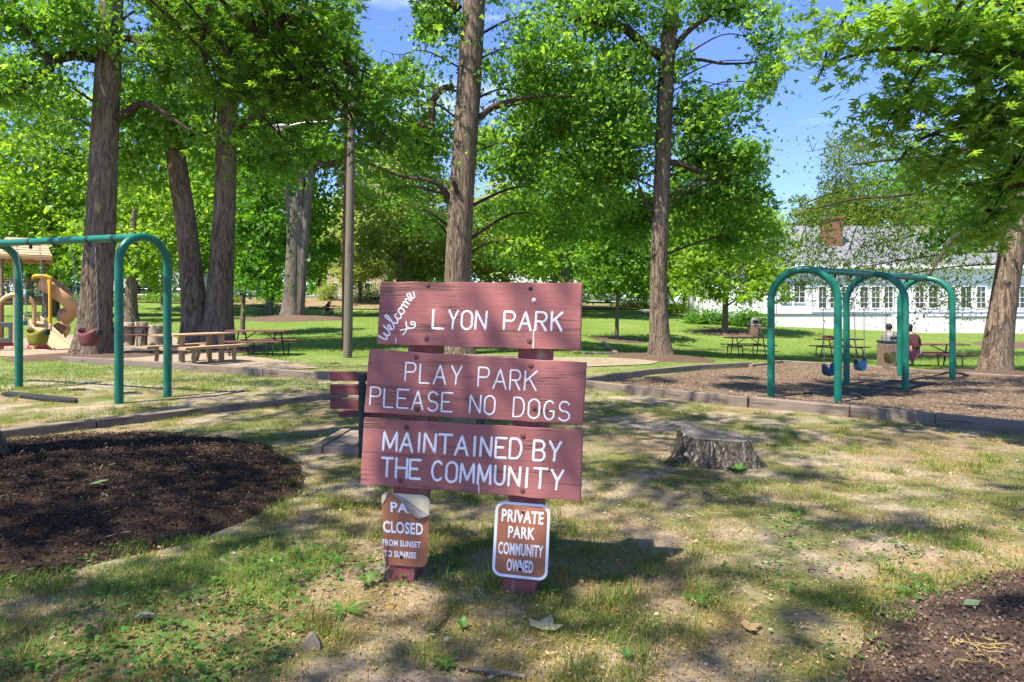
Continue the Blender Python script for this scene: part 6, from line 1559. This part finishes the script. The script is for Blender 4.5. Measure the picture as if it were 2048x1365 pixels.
for k, (px, py, r, n, leaf, lab) in enumerate(((1405, 634, (1.5, 1.2, 2.0), 90, 'leaf_bright', 'yellow green rounded shrub left of the white house'), (1350, 628, (1.2, 1.0, 1.0), 50, 'leaf_bright', 'small yellowish shrub beside the pale path'), (1415, 648, (1.6, .8, .7), 60, 'leaf_fresh', 'low leafy plants in the bed by the white house, left part'),
        (1490, 652, (1.6, .8, .8), 60, 'leaf_fresh', 'low leafy plants in the bed by the white house, beside the dark domed bin'), (1265, 618, (1.6, .9, .9), 50, 'leaf_pale', 'pale low shrub on the bank right of the young tree'), (1130, 612, (2.0, 1, 1.2), 50, 'leaf_maple', 'green shrub on the bank behind the top red board'),
        (560, 606, (2.6, 1, 1.0), 60, 'leaf_maple', 'low green shrub on the bank left of the forked trunk'), (655, 602, (1.0, .8, 2.0), 60, 'leaf_pale', 'upright pale shrub on the bank left of the wooden poles'), (740, 600, (2.2, 1, 1.1), 60, 'leaf_willow', 'dull olive shrub on the bank between the wooden poles and the red sign'), (440, 606, (3, 1, .9), 60, 'leaf_willow', 'dull olive shrub on the bank behind the twin trunks'),
        (330, 606, (3, 1, .8), 50, 'leaf_maple', 'low green shrub on the bank behind the near teal pole'), (200, 612, (4, 1.2, 1.5), 70, 'leaf_dark', 'dark shrub on the bank behind the thick left trunk'))):
    g = G(px, py); bush('shrub', lab, g, r, n, leaf, .15, 60, 'one', .30, 60 + k)
# ------------------------------------------------------------------ grass, weeds, litter
rng = np.random.default_rng(77)
def keep(x, y):
    k = np.ones(len(x), bool)
    k &= mound_r(x, y, ML, 2.4, 3.1, .98) > .85 + .1 * fbm(x * 5, y * 5)
    k &= mound_r(x, y, MR, 1.85, 8.7, .75) > .85 + .1 * fbm(x * 5, y * 5)
    k &= (x - sc.x) ** 2 + (y - sc.y) ** 2 > .38 ** 2
    k &= ~inside(PIT, x, y); k &= ~inside([(p.x, p.y) for p in pf], x, y)
    return k
def blades(name, x, y, hgt, wid, mat, tint, lean=.5, rng=rng):
    N = len(x); z = TZ(x, y); a = rng.uniform(0, 6.283, N); h = hgt * rng.uniform(.45, 1.3, N); w = wid * rng.uniform(.6, 1.3, N)
    b = np.stack([x, y, z - .005], 1); s = np.stack([np.cos(a), np.sin(a), 0 * a], 1); l = np.stack([-np.sin(a), np.cos(a), 0 * a], 1); k = lean * rng.uniform(.2, 1.6, N)
    mid = b + l * (h * k * .35)[:, None]; mid[:, 2] += h * .6; tip = b + l * (h * k)[:, None]; tip[:, 2] += h * .95
    V = np.stack([b - s * w[:, None], b + s * w[:, None], mid + s * (w * .7)[:, None], tip, mid - s * (w * .7)[:, None]], 1)
    return tag(link_mesh(name, np_mesh(name, V, [(0, 1, 2, 3, 4)] if False else [(0, 1, 2, 4), (4, 2, 3, 3)] if False else [(0, 1, 2, 4)], 5, 1, tint) if False else np_mesh(name, V[:, [0, 1, 3]], [(0, 1, 2)], 3, 1, tint), M[mat]), kind='stuff')
def gmask(x, y): return fbm(x * 1.05 + 3, y * 1.05, 4) * .55 + fbm(x * 4.2, y * 4.2 + 7, 3) * .45
# near lawn: sparse, patchy, straw among green
n = 520000; d = 1.9 + (rng.random(n) ** 1.35) * 9.6; x = (rng.random(n) * 2 - 1) * (d * .84 + .3); y = d
g_ = gmask(x, y); p = np.clip((g_ - .43) / .2, .04, 1); k = (rng.random(n) < p) & keep(x, y); x, y, g_ = x[k], y[k], g_[k]
tn = np.clip((g_ - .455) / .18 * .8 + rng.normal(0, .22, len(x)), 0, 1)
blades('grass', x, y, .040, .0022, 'grass', tn, .9)
# dead straw lying between
n = 150000; d = 1.9 + (rng.random(n) ** 1.3) * 8; x = (rng.random(n) * 2 - 1) * (d * .84 + .3); y = d; k = keep(x, y) & (rng.random(n) < np.clip((fbm(x * .8 + 40, y * .8) - .36) * 4, .1, 1)); x, y = x[k], y[k]
blades('dry_grass', x, y, .016, .0018, 'grass', rng.random(len(x)) * .35, 3.0)
# tufts
n = 420; d = 2.4 + rng.random(n) * 9; tx = (rng.random(n) * 2 - 1) * d * .84; k = (gmask(tx, d) > .49) & keep(tx, d); tx, ty = tx[k], d[k]
x = np.repeat(tx, 60) + rng.normal(0, .05, len(tx) * 60); y = np.repeat(ty, 60) + rng.normal(0, .05, len(tx) * 60)
blades('grass_tufts', x, y, .085, .0032, 'grass', np.clip(.75 + rng.normal(0, .2, len(x)), 0, 1), .8)
# lush strip on the near side of the left mound
n = 60000; x = rng.uniform(-3.6, -1.0, n); y = rng.uniform(1.9, 4.6, n); dm = mound_r(x, y, ML, 2.4, 3.1, .98) ** 2
k = (dm > .72) & (dm < 1.75 + 1.0 * fbm(x * 2, y * 2)) & (rng.random(n) < np.clip((gmask(x * 1.4, y * 1.4) - .34) * 5, 0, 1)) & (y < 3.9 + .5 * fbm(x, y)); x, y = x[k], y[k]
k = rng.random(len(x)) < np.clip((fbm(x * 2.6 + 9, y * 2.6, 3) - .33) * 5, .05, 1); x, y = x[k], y[k]
blades('lush_grass', x, y, .055, .0026, 'lawn_blades', np.clip(.6 + rng.normal(0, .25, len(x)), 0, 1), .9)
# middle lawn
n = 420000; d = 11 + rng.random(n) ** 1.2 * 34; x = (rng.random(n) * 2 - 1) * d * .85; y = d; k = keep(x, y) & ~inside(SAND, x, y) & (rng.random(n) < np.clip((gmask(x * .6, y * .6) - .33) * 4 + (d - 14) * .03, .05, 1)); x, y = x[k], y[k]
blades('lawn_grass', x, y, .05, .007, 'lawn_blades', np.clip(fbm(x * .5, y * .5) * 1.4 - .2 + rng.normal(0, .15, len(x)), 0, 1), .7)
# ground cover leaves
n = 26000; d = 1.9 + rng.random(n) ** 1.2 * 5.5; x = (rng.random(n) * 2 - 1) * d * .84; y = d
m_ = fbm(x * 1.7 + 20, y * 1.7 + 5, 4) + np.where((x < -.9) & (y < 3.9), .12, -.07); k = keep(x, y) & (rng.random(n) < np.clip((m_ - .53) * 6, 0, 1)); x, y = x[k], y[k]
V, f, q_ = leaf_cloud(np.stack([x, y, TZ(x, y) + rng.uniform(.010, .05, len(x))], 1), .024, 'maple', None, .75, 0, rng)
tag(link_mesh('ground_cover', np_mesh('ground_cover', V, f, q_, 1, rng.random(len(x))), M['weed']), kind='stuff')
# litter: dead leaf bits, twigs, seed husks
n = 9000; d = 1.9 + rng.random(n) ** 1.2 * 9; x = (rng.random(n) * 2 - 1) * d * .84; y = d; k = keep(x, y); x, y = x[k], y[k]
V, f, q_ = leaf_cloud(np.stack([x, y, TZ(x, y) + .016], 1), .024, 'narrow', None, .8, 0, rng)
tag(link_mesh('leaf_litter', np_mesh('leaf_litter', V, f, q_, 1, rng.random(len(x))), M['litter']), kind='stuff')
n = 220; d = 1.9 + rng.random(n) * 5; x = (rng.random(n) * 2 - 1) * d * .84; y = d; k = keep(x, y); x, y = x[k], y[k]
V, f, q_ = leaf_cloud(np.stack([x, y, TZ(x, y) + .02], 1), .026, 'one', None, .7, 0, rng)
tag(link_mesh('leaf_litter', np_mesh('leaf_litter', V, f, q_, 1, rng.random(len(x))), M['dry_leaf']), kind='stuff')
n = 380; a_ = rng.uniform(0, 6.28, n); r0 = np.sqrt(rng.random(n)); x = ML[0] + 2.2 * r0 * np.cos(a_); y = ML[1] + 2.1 * r0 * np.sin(a_)
V, f, q_ = leaf_cloud(np.stack([x, y, TZ(x, y) + .225 * (1 - r0 ** 2.2) ** .75 + .03], 1), .11, 'thread', None, .85, 0, rng)
tag(link_mesh('catkin_litter', np_mesh('catkin_litter', V, f, q_, 1, rng.random(n)), M['litter']), kind='stuff')

n = 2600; d = 1.9 + rng.random(n) ** 1.1 * 7; x = (rng.random(n) * 2 - 1) * d * .84; y = d; k = keep(x, y); x, y = x[k], y[k]
V, f, q_ = leaf_cloud(np.stack([x, y, TZ(x, y) + .018], 1), .085, 'thread', None, .85, 0, rng)
tag(link_mesh('twig_litter', np_mesh('twig_litter', V, f, q_, 1, .55 + .45 * rng.random(len(x))), M['litter']), kind='stuff')
n = 16000; d = 1.9 + rng.random(n) ** 1.1 * 5; x = (rng.random(n) * 2 - 1) * d * .84; y = d; k = keep(x, y); x, y = x[k], y[k]
V, f, q_ = leaf_cloud(np.stack([x, y, TZ(x, y) + .016], 1), .013, 'one', None, .5, 0, rng)
tag(link_mesh('leaf_litter', np_mesh('leaf_litter', V, f, q_, 1, rng.random(len(x))), M['litter']), kind='stuff')
# broad weeds one can point at
def weed(label, px, py, n, size, mat='weed', spread=.5, rise=.6):
    g = G(px, py); rnd = random.Random(px); m = MB()
    for i in range(n):
        a = 6.28 * i / n + rnd.uniform(-.3, .3); L = size * .8 * rnd.uniform(.7, 1.2); w = L * .13; dr = Vector((math.cos(a), math.sin(a), 0)); s = Vector((-dr.y, dr.x, 0))
        pts = []
        for f_, ww in ((0, .15), (.3, .7), (.6, 1), (.85, .7), (1, .05)):
            c_ = g + dr * L * f_ * spread + Vector((0, 0, L * rise * (f_ - .55 * f_ * f_) + .004)); pts.append((c_ - s * w * ww, c_ + Vector((0, 0, -.1 * w)), c_ + s * w * ww))
        k = len(m.v)
        for tr_ in pts: m.v += [tuple(p) for p in tr_]
        for j in range(4):
            for q in (0, 1): m.f.append((k + j * 3 + q, k + j * 3 + q + 1, k + (j + 1) * 3 + q + 1, k + (j + 1) * 3 + q)); m.mi.append(0)
    o = m.build('weed', M[mat], None, origin=g, smooth=60); a = o.data.attributes.new('tint', 'FLOAT', 'POINT'); a.data.foreach_set('value', [rnd.random() for _ in m.v])
    return tag(o, label, 'weed', 'broadleaf weeds')
for a in (('broadleaf weed with upright leaves at the foot of the left sign post', 735, 1172, 7, .14, 'weed', .6, .9), ('low leafy weed at the foot of the right sign post', 1085, 1185, 14, .11, 'weed', .9, .5), ('pale upright weed at the bottom edge right of the middle', 1253, 1322, 6, .085, 'weed', .45, 1.0), ('flat dark green weed left of the bare sign post foot', 690, 1222, 9, .13, 'weed', 1.1, .25),
          ('light green weed in the dry grass left of the bent plate', 560, 1132, 8, .09, 'weed', .9, .5), ('small weed in the straw below the white bordered plate', 925, 1262, 6, .11, 'weed', .4, 1.1), ('leafy weed at the right front of the stump', 1475, 945, 12, .16, 'weed', .8, .8), ('leafy weed at the left front of the stump', 1378, 925, 10, .15, 'weed', .7, .9),
          ('dark leafy weed in the shade right of the white bordered plate', 1400, 1205, 10, .11, 'weed', 1.0, .4), ('bushy weed at the bottom edge near the fallen stick', 890, 1335, 9, .09, 'weed', .8, .7)):
    weed(*a)
def fallen_leaf(label, px, py, size, mat, rz, zoff=.02, curl=.25, shape='oak'):
    g = G(px, py); g.z = on_mound(g.x, g.y); vs, fs = LEAF[shape]; m = MB(); c_, s_ = math.cos(rz), math.sin(rz)
    m.add([(g.x + size * (v[0] * c_ - v[1] * s_), g.y + size * (v[0] * s_ + v[1] * c_), g.z + zoff + size * curl * (v[0] * .8 + abs(v[1]) * .9 + .15 * math.sin(9 * v[0]))) for v in vs], fs)
    o = m.build('fallen_leaf', M[mat], None, origin=g, smooth=60); a = o.data.attributes.new('tint', 'FLOAT', 'POINT'); a.data.foreach_set('value', [.5] * len(m.v)); tag(o, label, 'leaf', 'fallen leaves')
fallen_leaf('large pale dry leaf on the ground below the white bordered plate', 1085, 1265, .12, 'dry_leaf', 1.2, .012, .12, 'maple')
fallen_leaf('withered pale leaf at the foot of the left sign post', 745, 1168, .10, 'dry_leaf', .6, .03, .5)
fallen_leaf('pale green leaf lying on the right mulch', 1925, 1235, .09, 'green_leaf', .1, .015, .2, 'one')
fallen_leaf('pale green leaf lying in the middle of the dark mulch mound', 175, 1020, .13, 'green_leaf', .4, .02, .2, 'one')
fallen_leaf('small pale leaf on the front of the dark mulch mound', 215, 985, .09, 'green_leaf', -.5, .02, .2, 'one')
fallen_leaf('brown curled leaf in the dry grass at the lower right', 1490, 1262, .08, 'litter', .2, .012, .2, 'maple')
g = G(623, 1297); m = MB(); n = 7
m.add([g + Vector(p) * .8 for p in ((-.055, -.02, -.01), (.055, -.03, -.01), (.06, .03, -.01), (-.04, .05, -.01), (-.045, -.01, .035), (.05, -.012, .03), (.01, .005, .085), (-.015, .02, .08), (.03, .035, .04))], [(0, 1, 5, 4), (4, 5, 6), (1, 2, 8, 5), (5, 8, 6), (2, 3, 7, 8), (8, 7, 6), (3, 0, 4, 7), (7, 4, 6), (0, 3, 2, 1)])
tag(m.build('stone', M['stone'], None, origin=g, smooth=20, bevel=.004), 'grey pointed stone in the grass at the lower left', 'stone')
def stick(label, pts, r, mat='bark_grey'):
    w = [G(*p) + Vector((0, 0, r + .006)) for p in pts]; m = MB(); m.tube(catmull(w, 6), lerp_list([r * .7, r, r * 1.1, r * .8, r * .5][:len(w)], 6), 8, jitter=.15)
    tag(m.build('stick', M[mat], None, origin=w[0], smooth=60), label, 'stick', 'fallen sticks')
stick('grey mossy stick along the bottom edge', [(918, 1344), (955, 1347), (1000, 1353), (1052, 1362)], .009)
stick('thin dark twig in the grass at the lower left', [(440, 1215), (452, 1200), (457, 1188)], .006, 'bark_dark')
stick('dark twig right of the pointed stone', [(865, 1268), (880, 1255), (893, 1242)], .004, 'bark_dark')
stick('short dry stick near the mulch mound edge', [(505, 1083), (535, 1078), (560, 1072)], .009, 'bark_dark')
g = G(300, 1240); m = MB(); m.tube(catmull([G(270, 1243) + Vector((0, 0, .015)), G(290, 1240) + Vector((0, 0, .02)), G(318, 1237) + Vector((0, 0, .012))], 5), lerp_list([.008, .018, .006], 5), 7, jitter=.3); tag(m.build('bark_piece', M['log_cut'], None, origin=g), 'pale piece of bark in the grass at the lower left', 'bark piece')
g = G(1962, 1345); m = MB(); rnd = random.Random(4)
for k in range(15):
    p = G(1945 + rnd.uniform(-30, 35), 1340 + rnd.uniform(-25, 20)); a = rnd.uniform(0, 6.28); cv = rnd.uniform(-.7, .7); pts = []
    for j in range(6):
        p = p + Vector((math.cos(a), math.sin(a), 0)) * .017; a += cv * rnd.uniform(.3, 1.3); pts.append(Vector((p.x, p.y, on_mound(p.x, p.y) + .008 + rnd.uniform(0, .008))))
    m.tube(catmull(pts, 3), [.0017 * rnd.uniform(.6, 1.3) for _ in range(16)], 5)
tag(m.build('catkin_clump', M['catkin'], None, origin=g, smooth=60), 'tangle of yellow catkins on the right mulch', 'catkins')
